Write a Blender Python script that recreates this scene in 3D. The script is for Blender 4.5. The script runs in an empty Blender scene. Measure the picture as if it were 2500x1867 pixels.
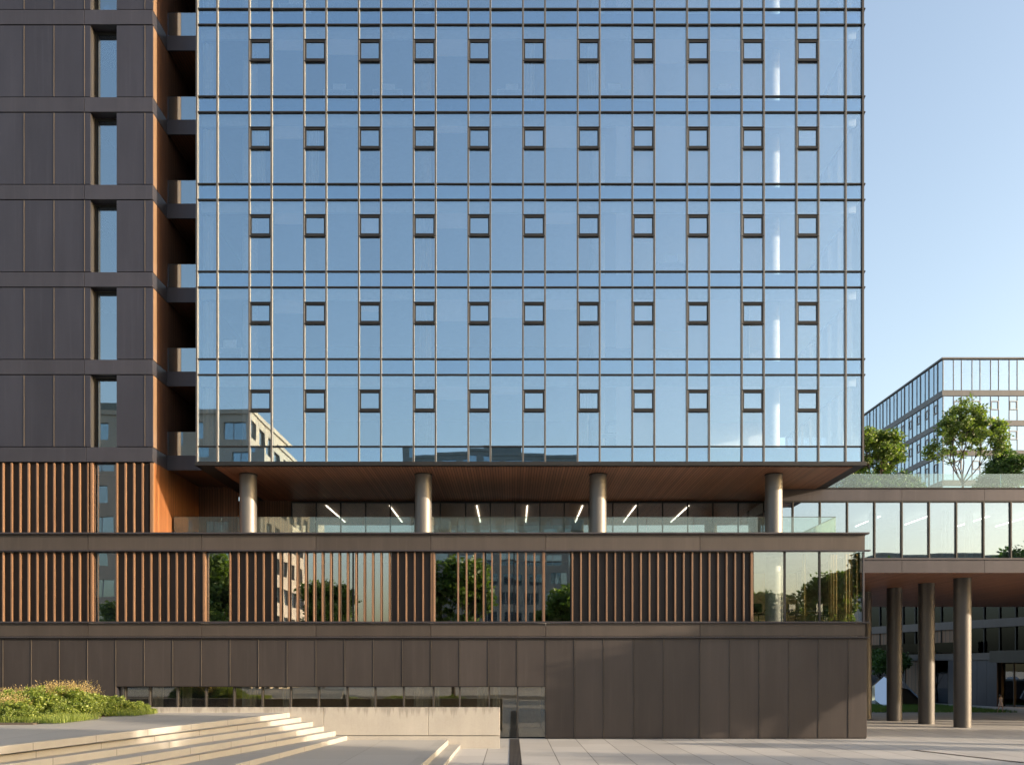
import bpy, math, random
import numpy as np
from mathutils import Vector, Matrix
random.seed(7); rng = np.random.default_rng(7)
C = bpy.context.scene.collection
R = math.radians
F = 2124.0; HC = 3.25; HZ = 1630.0; D0 = 40.0
def fx(px, Y=0.0): return (px - 1250.0) * (D0 + Y) / F
def fz(py, Y=0.0): return HC + (HZ - py) * (D0 + Y) / F

# ------------------------------------------------------------------ materials
def newmat(name):
    m = bpy.data.materials.new(name); m.use_nodes = True
    nt = m.node_tree; nt.nodes.clear()
    out = nt.nodes.new('ShaderNodeOutputMaterial')
    return m, nt, out
def N(nt, t, **kw):
    n = nt.nodes.new(t)
    for k, v in kw.items():
        if hasattr(n, k): setattr(n, k, v)
    return n
def setin(n, **kw):
    for k, v in kw.items():
        n.inputs[k.replace('_', ' ')].default_value = v
def coords(nt, scale=(1, 1, 1), world=False):
    if world:
        g = N(nt, 'ShaderNodeNewGeometry'); src = g.outputs['Position']
    else:
        g = N(nt, 'ShaderNodeTexCoord'); src = g.outputs['Object']
    mp = N(nt, 'ShaderNodeMapping'); mp.inputs['Scale'].default_value = scale
    nt.links.new(src, mp.inputs['Vector']); return mp.outputs['Vector']
def noise(nt, vec, scale, detail=4, rough=.55):
    n = N(nt, 'ShaderNodeTexNoise'); n.inputs['Scale'].default_value = scale
    n.inputs['Detail'].default_value = detail; n.inputs['Roughness'].default_value = rough
    nt.links.new(vec, n.inputs['Vector']); return n.outputs['Fac']
def ramp(nt, fac, stops):
    r = N(nt, 'ShaderNodeValToRGB'); e = r.color_ramp.elements
    while len(e) < len(stops): e.new(.5)
    for el, (p, c) in zip(e, stops):
        el.position = p; el.color = (*c, 1) if len(c) == 3 else c
    nt.links.new(fac, r.inputs['Fac']); return r.outputs['Color']
def mathn(nt, op, a, b=None, c=None):
    n = N(nt, 'ShaderNodeMath'); n.operation = op
    for i, v in enumerate((a, b, c)):
        if v is None: continue
        if isinstance(v, (int, float)): n.inputs[i].default_value = v
        else: nt.links.new(v, n.inputs[i])
    return n.outputs[0]
def bump(nt, h, strength=.3, dist=.01):
    b = N(nt, 'ShaderNodeBump'); b.inputs['Strength'].default_value = strength
    b.inputs['Distance'].default_value = dist
    nt.links.new(h, b.inputs['Height']); return b.outputs['Normal']
def mixc(nt, fac, a, b, mode='MIX'):
    n = N(nt, 'ShaderNodeMix'); n.data_type = 'RGBA'; n.blend_type = mode
    for sock, v in ((n.inputs[0], fac), (n.inputs[6], a), (n.inputs[7], b)):
        if isinstance(v, (int, float)): sock.default_value = v
        elif isinstance(v, tuple): sock.default_value = (*v, 1)
        else: nt.links.new(v, sock)
    return n.outputs[2]
def principled(nt, out, color, rough=.5, metal=0., normal=None, spec=.5):
    p = N(nt, 'ShaderNodeBsdfPrincipled')
    if isinstance(color, tuple): p.inputs['Base Color'].default_value = (*color, 1)
    else: nt.links.new(color, p.inputs['Base Color'])
    if isinstance(rough, (int, float)): p.inputs['Roughness'].default_value = rough
    else: nt.links.new(rough, p.inputs['Roughness'])
    p.inputs['Metallic'].default_value = metal
    p.inputs['Specular IOR Level'].default_value = spec
    if normal is not None: nt.links.new(normal, p.inputs['Normal'])
    nt.links.new(p.outputs[0], out.inputs['Surface']); return p

def m_metal(name, col, rough=.42, metal=.7, var=.17, brushed=False, bumpy=1):
    m, nt, out = newmat(name)
    v = coords(nt, (1, 1, .25), world=True)
    n1 = noise(nt, v, .9, 5, .6)
    n2 = noise(nt, coords(nt, (1, 1, 1), world=True), 9, 3, .6)
    isl = N(nt, 'ShaderNodeNewGeometry').outputs['Random Per Island']
    f = mathn(nt, 'ADD', mathn(nt, 'MULTIPLY', n1, .7), mathn(nt, 'MULTIPLY', isl, .3))
    lo = tuple(c * (1 - var) for c in col); hi = tuple(c * (1 + var) for c in col)
    c = ramp(nt, f, [(.3, lo), (.7, hi)])
    rg = mathn(nt, 'ADD', mathn(nt, 'MULTIPLY', n2, .14), rough - .07)
    st = noise(nt, coords(nt, (5, 5, .18), world=True), 1.0, 6, .7)
    c = mixc(nt, mathn(nt, 'MULTIPLY', mathn(nt, 'MAXIMUM', mathn(nt, 'SUBTRACT', st, .52), 0.0), .9), c, tuple(min(1, q * 1.9 + .01) for q in col))
    rg = mathn(nt, 'ADD', rg, mathn(nt, 'MULTIPLY', st, .12))
    nb = noise(nt, coords(nt, world=True), .9, 2)
    principled(nt, out, c, rg, metal, bump(nt, nb, .3, .022) if bumpy else None)
    return m
def m_wood(name, a, b, grain=(14, 14, .9), rough=.5, plank=None, axis='X'):
    m, nt, out = newmat(name)
    v = coords(nt, grain, world=True)
    n = noise(nt, v, 1.0, 6, .65)
    isl = N(nt, 'ShaderNodeNewGeometry').outputs['Random Per Island']
    f = mathn(nt, 'ADD', mathn(nt, 'MULTIPLY', n, .75), mathn(nt, 'MULTIPLY', isl, .25))
    c = ramp(nt, f, [(.25, a), (.75, b)])
    h = n
    if plank:
        sep = N(nt, 'ShaderNodeSeparateXYZ'); nt.links.new(coords(nt, world=True), sep.inputs[0])
        x = mathn(nt, 'DIVIDE', sep.outputs[axis], plank)
        fr = mathn(nt, 'FRACT', x)
        fl = mathn(nt, 'FLOOR', x)
        wn = N(nt, 'ShaderNodeTexWhiteNoise'); wn.noise_dimensions = '1D'; nt.links.new(fl, wn.inputs['W'])
        c = mixc(nt, mathn(nt, 'MULTIPLY', wn.outputs['Value'], .55), c, tuple(q * .45 for q in a))
        gap = mathn(nt, 'LESS_THAN', fr, .16)
        c = mixc(nt, gap, c, (.008, .005, .004))
        h = mathn(nt, 'SUBTRACT', n, mathn(nt, 'MULTIPLY', gap, 3))
    principled(nt, out, c, rough, 0, bump(nt, h, .35, .004))
    return m
def m_concrete(name, col, var=.14, rough=.8, stain=False):
    m, nt, out = newmat(name)
    v = coords(nt, world=True)
    n1 = noise(nt, v, .6, 6, .62); n2 = noise(nt, v, 14, 4, .7)
    st = noise(nt, coords(nt, (3, 3, .35), world=True), 1.3, 5, .7)
    f = mathn(nt, 'ADD', mathn(nt, 'MULTIPLY', n1, .5), mathn(nt, 'MULTIPLY', n2, .25))
    f = mathn(nt, 'ADD', f, mathn(nt, 'MULTIPLY', st, .25))
    lo = tuple(c * (1 - var) for c in col); hi = tuple(c * (1 + var) for c in col)
    c = ramp(nt, f, [(.32, lo), (.68, hi)])
    pit = mathn(nt, 'LESS_THAN', noise(nt, v, 34, 2, .5), .27)
    c = mixc(nt, mathn(nt, 'MULTIPLY', pit, .45), c, tuple(q * .35 for q in col))
    if stain:
        sep = N(nt, 'ShaderNodeSeparateXYZ'); nt.links.new(v, sep.inputs[0])
        sn = noise(nt, coords(nt, (4.5, 1, .22), world=True), 1.0, 6, .7)
        top_ = mathn(nt, 'MULTIPLY_ADD', sep.outputs['Z'], 1.4, -1.75)
        m1 = mathn(nt, 'MINIMUM', mathn(nt, 'MAXIMUM', mathn(nt, 'MULTIPLY', mathn(nt, 'SUBTRACT', mathn(nt, 'ADD', sn, mathn(nt, 'MULTIPLY', top_, .35)), .60), 4.0), 0.0), .45)
        c = mixc(nt, m1, c, (.13, .12, .105))
    principled(nt, out, c, rough, 0, bump(nt, n2, .35, .004))
    return m
def m_glass(name, refl=.3, tint=(.8, .88, .92), rc=(.95, .97, 1.0), wav=.0025, wscale=.7, rough=0.0):
    m, nt, out = newmat(name)
    v = coords(nt, (1, 1, .55), world=True)
    n = noise(nt, v, wscale, 1.5, .5)
    nrm = bump(nt, n, 1.0, wav)
    g = N(nt, 'ShaderNodeBsdfGlossy'); g.inputs['Color'].default_value = (*rc, 1); g.inputs['Roughness'].default_value = rough
    nt.links.new(nrm, g.inputs['Normal'])
    t = N(nt, 'ShaderNodeBsdfTransparent'); t.inputs['Color'].default_value = (*tint, 1)
    lw = N(nt, 'ShaderNodeFresnel'); lw.inputs['IOR'].default_value = 1.5
    isl = N(nt, 'ShaderNodeNewGeometry').outputs['Random Per Island']
    fac = mathn(nt, 'MINIMUM', mathn(nt, 'ADD', mathn(nt, 'ADD', lw.outputs[0], refl - .04 - .12 * refl), mathn(nt, 'MULTIPLY', isl, .24 * refl)), 1.0)
    mx = N(nt, 'ShaderNodeMixShader'); nt.links.new(fac, mx.inputs[0])
    nt.links.new(t.outputs[0], mx.inputs[1]); nt.links.new(g.outputs[0], mx.inputs[2])
    nt.links.new(mx.outputs[0], out.inputs['Surface']); return m
def m_rail(name):
    m = m_glass(name, .07, (.88, .95, .93), (.95, 1, .99), .0004, .6); nt = m.node_tree
    out = [n for n in nt.nodes if n.type == 'OUTPUT_MATERIAL'][0]; src = out.inputs['Surface'].links[0].from_socket
    d = N(nt, 'ShaderNodeBsdfTranslucent'); d.inputs['Color'].default_value = (.62, .74, .72, 1)
    d2 = N(nt, 'ShaderNodeBsdfDiffuse'); d2.inputs['Color'].default_value = (.62, .74, .72, 1)
    a = N(nt, 'ShaderNodeMixShader'); a.inputs[0].default_value = .5; nt.links.new(d.outputs[0], a.inputs[1]); nt.links.new(d2.outputs[0], a.inputs[2])
    mx = N(nt, 'ShaderNodeMixShader'); mx.inputs[0].default_value = .10
    nt.links.new(src, mx.inputs[1]); nt.links.new(a.outputs[0], mx.inputs[2]); nt.links.new(mx.outputs[0], out.inputs['Surface']); return m
def m_plain(name, col, rough=.6, metal=0., var=.1, scale=6):
    m, nt, out = newmat(name)
    n = noise(nt, coords(nt, world=True), scale, 4)
    c = ramp(nt, n, [(.3, tuple(q * (1 - var) for q in col)), (.7, tuple(q * (1 + var) for q in col))])
    principled(nt, out, c, rough, metal); return m
def m_leaf(name, dark, light, trans=.35):
    m, nt, out = newmat(name)
    isl = N(nt, 'ShaderNodeNewGeometry').outputs['Random Per Island']
    n = noise(nt, coords(nt), 1.1, 3)
    f = mathn(nt, 'ADD', mathn(nt, 'MULTIPLY', isl, .55), mathn(nt, 'MULTIPLY', n, .5))
    c = ramp(nt, f, [(.15, dark), (.85, light)])
    p = N(nt, 'ShaderNodeBsdfPrincipled'); nt.links.new(c, p.inputs['Base Color']); p.inputs['Roughness'].default_value = .5
    t = N(nt, 'ShaderNodeBsdfTranslucent')
    nt.links.new(mixc(nt, 1.0, c, (1.5, 1.7, .6), 'MULTIPLY'), t.inputs['Color'])
    mx = N(nt, 'ShaderNodeMixShader'); mx.inputs[0].default_value = trans
    nt.links.new(p.outputs[0], mx.inputs[1]); nt.links.new(t.outputs[0], mx.inputs[2])
    nt.links.new(mx.outputs[0], out.inputs['Surface']); return m
def m_emit(name, col, s):
    m, nt, out = newmat(name)
    e = N(nt, 'ShaderNodeEmission'); e.inputs['Color'].default_value = (*col, 1); e.inputs['Strength'].default_value = s
    nt.links.new(e.outputs[0], out.inputs['Surface']); return m
def m_paving(name, col, sx=1.3, sy=2.6, ox=0.0, oy=0.0, jw=.02, var=.07):
    m, nt, out = newmat(name)
    vec = coords(nt, world=True)
    sep = N(nt, 'ShaderNodeSeparateXYZ'); nt.links.new(vec, sep.inputs[0])
    x = mathn(nt, 'DIVIDE', mathn(nt, 'ADD', sep.outputs['X'], ox), sx)
    col_i = mathn(nt, 'FLOOR', x)
    y = mathn(nt, 'ADD', mathn(nt, 'DIVIDE', mathn(nt, 'ADD', sep.outputs['Y'], oy), sy), mathn(nt, 'MULTIPLY', mathn(nt, 'MODULO', col_i, 2.0), 0.5))
    row_i = mathn(nt, 'FLOOR', y)
    fxx = mathn(nt, 'FRACT', x); fyy = mathn(nt, 'FRACT', y)
    j = mathn(nt, 'MAXIMUM', mathn(nt, 'LESS_THAN', fxx, jw / sx), mathn(nt, 'LESS_THAN', fyy, jw * .6 / sy))
    cmb = N(nt, 'ShaderNodeCombineXYZ'); nt.links.new(col_i, cmb.inputs[0]); nt.links.new(row_i, cmb.inputs[1])
    wn = N(nt, 'ShaderNodeTexWhiteNoise'); nt.links.new(cmb.outputs[0], wn.inputs['Vector'])
    n1 = noise(nt, vec, .35, 6, .65); n2 = noise(nt, vec, 22, 3, .7)
    f = mathn(nt, 'ADD', mathn(nt, 'MULTIPLY', n1, .55), mathn(nt, 'MULTIPLY', n2, .2))
    f = mathn(nt, 'ADD', f, mathn(nt, 'MULTIPLY', wn.outputs['Value'], .25))
    c = ramp(nt, f, [(.25, tuple(q * (1 - var * 1.6) for q in col)), (.75, tuple(q * (1 + var * 1.6) for q in col))])
    c = mixc(nt, mathn(nt, 'MULTIPLY', j, .8), c, (.05, .045, .04))
    rg = mathn(nt, 'ADD', mathn(nt, 'MULTIPLY', n1, .25), .42)
    principled(nt, out, c, rg, 0, bump(nt, mathn(nt, 'SUBTRACT', n2, mathn(nt, 'MULTIPLY', j, 2)), .3, .003), spec=.4)
    return m

M = {}
M['bronze'] = m_metal('bronze_panel', (.044, .044, .058), .42, .5)
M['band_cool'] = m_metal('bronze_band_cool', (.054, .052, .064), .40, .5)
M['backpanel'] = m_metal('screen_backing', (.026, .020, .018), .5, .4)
M['bronze_warm'] = m_metal('bronze_panel_warm', (.063, .053, .050), .42, .5)
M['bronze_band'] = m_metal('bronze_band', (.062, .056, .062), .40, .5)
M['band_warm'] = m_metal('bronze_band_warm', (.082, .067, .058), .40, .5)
M['dark'] = m_metal('dark_metal', (.035, .030, .028), .45, .4)
M['back'] = m_plain('dark_backing', (.018, .015, .014), .8)
M['mullion'] = m_metal('anodised_mullion', (.075, .068, .062), .4, .5)
M['glint_grate'] = m_metal('joint_glint_and_grating', (.13, .11, .092), .4, .4)  # lighter tone carries sunlit joint highlights; also used on the drain grating
M['lit_edge'] = m_metal('mullion_lit_edge', (.33, .32, .305), .35, .3)  # pale tone carries the sunlit sides of the mullions
M['transom'] = m_metal('dark_transom', (.017, .017, .018), .45, .4)
M['slat'] = m_wood('timber_slat', (.105, .058, .032), (.235, .138, .082), (22, 22, 1.2), .45)
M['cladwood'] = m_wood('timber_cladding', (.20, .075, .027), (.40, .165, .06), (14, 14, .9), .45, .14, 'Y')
M['shaded_wood'] = m_wood('timber_shaded', (.07, .028, .013), (.15, .062, .03), (14, 14, .9), .9, .14, 'Y')  # darker copy of the side wall timber, tower shade put into the colour
M['sunlit_wood'] = m_wood('timber_sunlit', (.135, .085, .052), (.24, .155, .098), (20, 20, 1.0), .45)  # paler copy of the side wall timber, sun strip put into the colour
M['cladwoodx'] = m_wood('timber_cladding_x', (.10, .045, .025), (.2, .09, .045), (14, 14, .9), .5, .14, 'X')
M['soffit'] = m_wood('timber_soffit', (.26, .105, .055), (.42, .19, .105), (14, .8, 14), .5, .13, 'X')
M['gl_tower'] = m_glass('tower_glass', .34, (.95, .96, .97), (.70, .87, 1.0), .0026, .55)
M['gl_span'] = m_glass('spandrel_glass', .38, (.62, .78, .90), (.72, .88, 1.0), .0022, .55)
M['gl_pod'] = m_glass('podium_glass', .30, (.74, .75, .73), (.86, .92, 1.0), .0022, .6)
M['gl_dark'] = m_glass('dark_window_glass', .38, (.5, .55, .6), (.78, .92, 1.0), .0018, .6)
M['gl_low'] = m_glass('street_glass', .15, (.9, .88, .82), (.95, .96, .93), .0012, .6)
M['gl_court'] = m_glass('courtyard_glass', .09, (.45, .47, .5), (.24, .29, .38), .0015, .6)
M['gl_side'] = m_glass('side_glass', .10, (.93, .96, .98), (.9, .96, 1), .0016, .6)
M['gl_bridge'] = m_glass('bridge_glass', .36, (.78, .82, .82), (.76, .86, .98), .0016, .6)
M['gl_clear'] = m_glass('corner_glass', .22, (.88, .9, .88), (.90, .95, 1), .0016, .6)
M['gl_rail'] = m_rail('rail_glass')
M['gl_far'] = m_glass('far_glass', .46, (.74, .85, .93), (.78, .90, 1.0), .001, .3)
M['steel'] = m_metal('column_steel', (.155, .148, .142), .46, .65, .08, bumpy=0)
M['steeld'] = m_metal('bridge_column_steel', (.092, .088, .085), .5, .6, .08, bumpy=0)
M['concrete'] = m_concrete('pale_concrete', (.385, .36, .32), stain=True)
M['concrete_step'] = m_paving('step_concrete', (.34, .333, .315), 400, 2.3, 200, .5, .03, .12)
M['terrace'] = m_paving('terrace_paving', (.34, .33, .31), 2.6, 2.6, 0, .4, .012)
M['paving'] = m_paving('plaza_paving', (.41, .40, .385), 1.3, 2.6, -.30, 0, .034, .11)
M['asphalt'] = m_concrete('asphalt', (.06, .06, .06), .2, .85)
M['ceil'] = m_plain('ceiling_white', (.62, .62, .62), .8)
M['ceilbr'] = m_plain('ceiling_tan', (.50, .37, .25), .8)
M['inwall'] = m_plain('interior_grey', (.34, .34, .36), .8)
M['slabgrey'] = m_plain('ceiling_grey', (.30, .31, .33), .8)
M['farframe'] = m_metal('pale_grey_frame', (.22, .225, .235), .5, .3)
M['fargrey'] = m_metal('grey_band', (.10, .102, .108), .5, .3)
M['indark'] = m_plain('interior_dark', (.03, .04, .055), .8)  # darkens the left of the tower glass, part of its brightness gradient
M['inwarm'] = m_plain('interior_warm', (.55, .45, .32), .8)
M['infloor'] = m_plain('interior_floor', (.22, .2, .18), .5)
M['white'] = m_plain('white_paint', (.78, .78, .76), .5)
M['cloth'] = m_plain('pale_curtain', (.62, .60, .54), .9)
M['gold'] = m_plain('ochre_curtain', (.50, .36, .16), .85)
M['blind'] = m_plain('blind_fabric', (.55, .58, .6), .8)
M['leaf'] = m_leaf('maple_leaf', (.035, .075, .014), (.18, .24, .05), .36)
M['leafd'] = m_leaf('dark_leaf', (.02, .055, .012), (.075, .14, .03), .3)
M['leafm'] = m_leaf('street_leaf', (.045, .09, .014), (.15, .21, .04), .35)
M['leafb'] = m_leaf('bush_leaf', (.05, .10, .015), (.31, .35, .08), .4)
M['plume'] = m_leaf('grass_plume', (.30, .22, .10), (.52, .40, .22), .5)
M['bark'] = m_concrete('bark', (.05, .038, .03), .35, .9)
M['soil'] = m_concrete('soil', (.07, .055, .04), .3, .9)
M['lawn'] = m_leaf('lawn_blade', (.03, .08, .01), (.09, .17, .03), .3)
M['chrome'] = m_metal('mirror_steel', (.86, .88, .9), .05, 1.0, .02)
M['black'] = m_plain('black_plastic', (.012, .012, .012), .4)
M['lamp'] = m_emit('lamp_white', (1, .93, .82), 3.0)
M['lobby_glow'] = m_emit('lobby_glow_warm', (1, .55, .2), .6)  # glowing surface for the lobby wall, stands in for the light on it
M['facgrey'] = m_concrete('facade_concrete', (.40, .35, .29), .12)
M['facdark'] = m_concrete('facade_slate', (.17, .185, .175), .2)
M['skin'] = m_plain('skin', (.5, .3, .22), .5)
M['hair'] = m_plain('hair', (.02, .014, .01), .5)
M['dress'] = m_plain('floral_cloth', (.62, .5, .45), .8, 0, .35, 30)

# ------------------------------------------------------------------ geometry helpers
class MB:
    def __init__(s): s.v = []; s.f = []
    def box(s, x0, x1, y0, y1, z0, z1, tilt=0):
        b = len(s.v)
        if x1 < x0: x0, x1 = x1, x0
        if y1 < y0: y0, y1 = y1, y0
        if z1 < z0: z0, z1 = z1, z0
        pts = [(x0, y0, z0), (x1, y0, z0), (x1, y1, z0), (x0, y1, z0), (x0, y0, z1), (x1, y0, z1), (x1, y1, z1), (x0, y1, z1)]
        if tilt:
            o = [random.uniform(-tilt, tilt) for _ in range(3)]; o.append(o[0] + o[2] - o[1])
            k = {0: 0, 3: 0, 1: 1, 2: 1, 5: 2, 6: 2, 4: 3, 7: 3}
            pts = [(p[0], p[1] + o[k[i]], p[2]) for i, p in enumerate(pts)]
        s.v += pts
        s.f += [tuple(b + i for i in q) for q in ((0, 3, 2, 1), (4, 5, 6, 7), (0, 1, 5, 4), (1, 2, 6, 5), (2, 3, 7, 6), (3, 0, 4, 7))]
        return s
    def prism(s, poly, z0, z1):
        b = len(s.v); n = len(poly)
        s.v += [(x, y, z0) for x, y in poly] + [(x, y, z1) for x, y in poly]
        s.f.append(tuple(b + i for i in reversed(range(n)))); s.f.append(tuple(b + n + i for i in range(n)))
        for i in range(n):
            j = (i + 1) % n; s.f.append((b + i, b + j, b + n + j, b + n + i))
        return s
    def tube(s, pts, radii, seg=8, cap=True):
        b = len(s.v); pts = [Vector(p) for p in pts]
        for i, p in enumerate(pts):
            d = (pts[min(i + 1, len(pts) - 1)] - pts[max(i - 1, 0)])
            if d.length < 1e-6: d = Vector((0, 0, 1))
            d.normalize()
            a = d.cross(Vector((1, 0, 0)) if abs(d.x) < .8 else Vector((0, 1, 0))).normalized(); c = d.cross(a)
            for k in range(seg):
                t = 2 * math.pi * k / seg
                s.v.append(tuple(p + (a * math.cos(t) + c * math.sin(t)) * radii[i]))
        for i in range(len(pts) - 1):
            for k in range(seg):
                k2 = (k + 1) % seg
                s.f.append((b + i * seg + k, b + i * seg + k2, b + (i + 1) * seg + k2, b + (i + 1) * seg + k))
        if cap:
            s.f.append(tuple(b + k for k in reversed(range(seg)))); s.f.append(tuple(b + (len(pts) - 1) * seg + k for k in range(seg)))
        return s
    def cyl(s, x, y, z0, z1, r, seg=40):
        b = len(s.v)
        for z in (z0, z1):
            for k in range(seg):
                t = 2 * math.pi * k / seg; s.v.append((x + r * math.cos(t), y + r * math.sin(t), z))
        for k in range(seg):
            k2 = (k + 1) % seg; s.f.append((b + k, b + k2, b + seg + k2, b + seg + k))
        s.f.append(tuple(b + k for k in reversed(range(seg)))); s.f.append(tuple(b + seg + k for k in range(seg)))
        return s
    def fold(s, x0, x1, y, z0, z1, amp=.05, wl=.16):
        n = max(4, int((x1 - x0) / wl * 6)); b = len(s.v)
        for z in (z0, z1):
            for i in range(n + 1):
                x = x0 + (x1 - x0) * i / n
                s.v.append((x, y + amp * math.sin(2 * math.pi * (x - x0) / wl + .6 * math.sin(x * 5)), z))
        for i in range(n): s.f.append((b + i, b + i + 1, b + n + 2 + i, b + n + 1 + i))
        return s
    def build(s, name, mat, parent=None, smooth=False, bevel=0):
        me = bpy.data.meshes.new(name); me.from_pydata(s.v, [], s.f)
        me.materials.append(M[mat] if isinstance(mat, str) else mat)
        if smooth:
            me.shade_smooth()
            try: me.set_sharp_from_angle(angle=R(40))
            except Exception: pass
        o = bpy.data.objects.new(name, me); C.objects.link(o)
        if parent is not None:
            o.parent = parent
            if parent.type == 'EMPTY' and not parent.get('_local'): o.location = -Vector(parent.location)
        if bevel:
            bm = o.modifiers.new('Bevel', 'BEVEL'); bm.width = bevel; bm.segments = 2; bm.limit_method = 'ANGLE'
        return o
def tag(o, label=None, cat=None, group=None, kind=None):
    if label: o['label'] = label
    if cat: o['category'] = cat
    if group: o['group'] = group
    if kind: o['kind'] = kind
    return o
def thing(name, label, cat, loc=(0, 0, 0), group=None, rz=0, local=False):
    o = bpy.data.objects.new(name, None); C.objects.link(o); o.location = loc; o.rotation_euler = (0, 0, rz)
    o.empty_display_size = .3
    if local: o['_local'] = 1
    return tag(o, label, cat, group)
def dup(root, loc, rz=0, scale=None, label=None, group=None):
    def cp(o, par):
        c = o.copy(); C.objects.link(c)
        if par is not None: c.parent = par
        for ch in list(o.children): cp(ch, c)
        return c
    r = cp(root, None); r.location = loc; r.rotation_euler = (0, 0, rz)
    if scale: r.scale = (scale,) * 3
    if label: r['label'] = label
    if group: r['group'] = group
    return r

# ------------------------------------------------------------------ ground
b = MB(); b.v = [(-700, -700, 0), (700, -700, 0), (700, 700, 0), (-700, 700, 0)]; b.f = [(0, 1, 2, 3)]
tag(b.build('ground', 'paving'), kind='structure')
b = MB(); b.v = [(-300, -62, .004), (300, -62, .004), (300, -50, .004), (-300, -50, .004)]; b.f = [(0, 1, 2, 3)]
tag(b.build('road', 'asphalt'), kind='structure')

# ------------------------------------------------------------------ stairs and terrace
WY = -4.8                       # front plane of the concrete wall
sc_ = (D0 + WY) / F
ends = [(707, 1739, 1821, 0), (736, 1750, 1841, 0), (764, 1761, 1858, 60), (791, 1772, 1867, 200), (819.5, 1783.5, 1867, 330), (848, 1795, 1867, 565), (1094, 1805, 1867, 1026), (1124, 1816.5, 1867, 1081)]
zs = [HC - (e[1] - HZ) * sc_ for e in ends]
def at_z(px, py, z):
    d = (HC - z) * F / (py - HZ); return ((px - 1250) * d / F, d - D0)
edges = []
for (px, py, qy, qx), z in zip(ends, zs):
    p = Vector((fx(px, WY), WY)); q = Vector(at_z(qx, qy, z)); d = (q - p).normalized()
    edges.append((p, p + d * 34))
st = thing('stairs', 'broad pale concrete stairs fanning down from the raised terrace to the plaza', 'stairs', (edges[3][0].x, WY - 4, 0))
names = ['terrace_slab'] + ['step'] * 5 + ['landing', 'step']
levels = [zs[0], zs[1], zs[2], zs[3], zs[4], zs[5], zs[6], zs[7]]
XL = -60
for i, (e, z) in enumerate(zip(edges, levels)):
    p, q = e
    zb = 0.0 if i == 7 else levels[i + 1] - .06
    if i == 0: poly = [(XL, WY), (XL, q.y), (q.x, q.y), (p.x, p.y)]
    else:
        pp, pq = edges[i - 1]
        k = .12
        poly = [(pp.x - k, WY), (pq.x - k, pq.y), (q.x, q.y), (p.x, p.y)]
        if pq.y < q.y - .01 or True: pass
    if i == 0:
        t = MB().prism(poly, 0.02, z).build('terrace', 'terrace'); tag(t, kind='structure')
        # separate concrete nosing strip along its edge
        d = (q - p).normalized(); nrm = Vector((-d.y, d.x)); 
        if nrm.x < 0: nrm = -nrm
        a0 = p + nrm * .012; a1 = q + nrm * .012; b0 = p - nrm * .42; b1 = q - nrm * .42
        b1y = b1; MB().prism([(b0.x, WY), tuple(b1), tuple(a1), (a0.x, WY)], levels[1] - .06, z + .004).build('step', 'concrete_step', st, bevel=.008)
    else:
        MB().prism(poly, zb, z).build(names[i], 'terrace' if i == 6 else 'concrete_step', st, bevel=.008)
# landing nosing (real raised edge stone)
p, q = edges[6]; d = (q - p).normalized(); nrm = Vector((-d.y, d.x)); nrm = nrm if nrm.x > 0 else -nrm
MB().prism([((p - nrm * .4).x, WY), tuple(q - nrm * .4), tuple(q + nrm * .01), ((p + nrm * .01).x, WY)], levels[7] - .06, levels[6] + .004).build('step', 'concrete_step', st, bevel=.008)

w = thing('retaining_wall', 'long low pale concrete wall with water stains between stairs and building', 'wall', (fx(800, WY), WY, 0))
wz = fz(1726, WY); wx1 = fx(1220.5, WY)
jx = [XL, -30, fx(790, WY), fx(1046, WY), wx1]
for i in range(4):
    MB().box(jx[i] + .006, jx[i + 1] - .006, WY + .002, WY + .34, fz(1794, WY), wz).build('wall_block', 'concrete', w, bevel=.01)
MB().box(XL, wx1 - .01, WY + .012, WY + .33, 0, fz(1795, WY) - .012).build('wall_footing', 'concrete', w)

g = thing('drain_grate', 'dark slotted drain channel running out from the glazed corner', 'drain', (fx(1256), -6, 0))
MB().box(fx(1245), fx(1268), -24, -.1, .001, .006).build('channel', 'asphalt', g)
b = MB()
for k in range(9):
    x = fx(1245) + .02 + k * (fx(1268) - fx(1245) - .05) / 8; b.box(x, x + .016, -24, -.1, .006, .016)
k = -24
while k < -.2: b.box(fx(1245), fx(1268), k, k + .015, .004, .013); k += .5
b.build('grating', 'glint_grate', g)
g = thing('slot_drain', 'thin slot drain crossing the open plaza paving at an angle', 'drain', (20, -6, 0))
b = MB()
p0 = Vector(at_z(2230, 1830, 0)); p1 = Vector(at_z(2560, 1868, 0)); dd = (p1 - p0).normalized(); nn = Vector((-dd.y, dd.x)) * .14
b.prism([tuple(p0 - nn), tuple(p1 - nn), tuple(p1 + nn), tuple(p0 + nn)], .001, .007)
b.build('channel', 'transom', g)
b = MB(); L_ = (p1 - p0).length; k = .1
while k < L_ - .1:
    c = p0 + dd * k; e = dd * .015
    b.prism([tuple(c - nn * .8 - e), tuple(c - nn * .8 + e), tuple(c + nn * .8 + e), tuple(c + nn * .8 - e)], .007, .012); k += .08
b.build('grating', 'back', g)

# ------------------------------------------------------------------ facade levels
def L(k): return 237 + 213.25 * (k - 1)          # top of band k (px), L(1)=237
def T(k): return L(k) + 38.4                      # bottom of band k
KS = [-1, 0, 1, 2, 3, 4, 5]                       # bands; storey k lies between band k and band k+1

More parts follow.
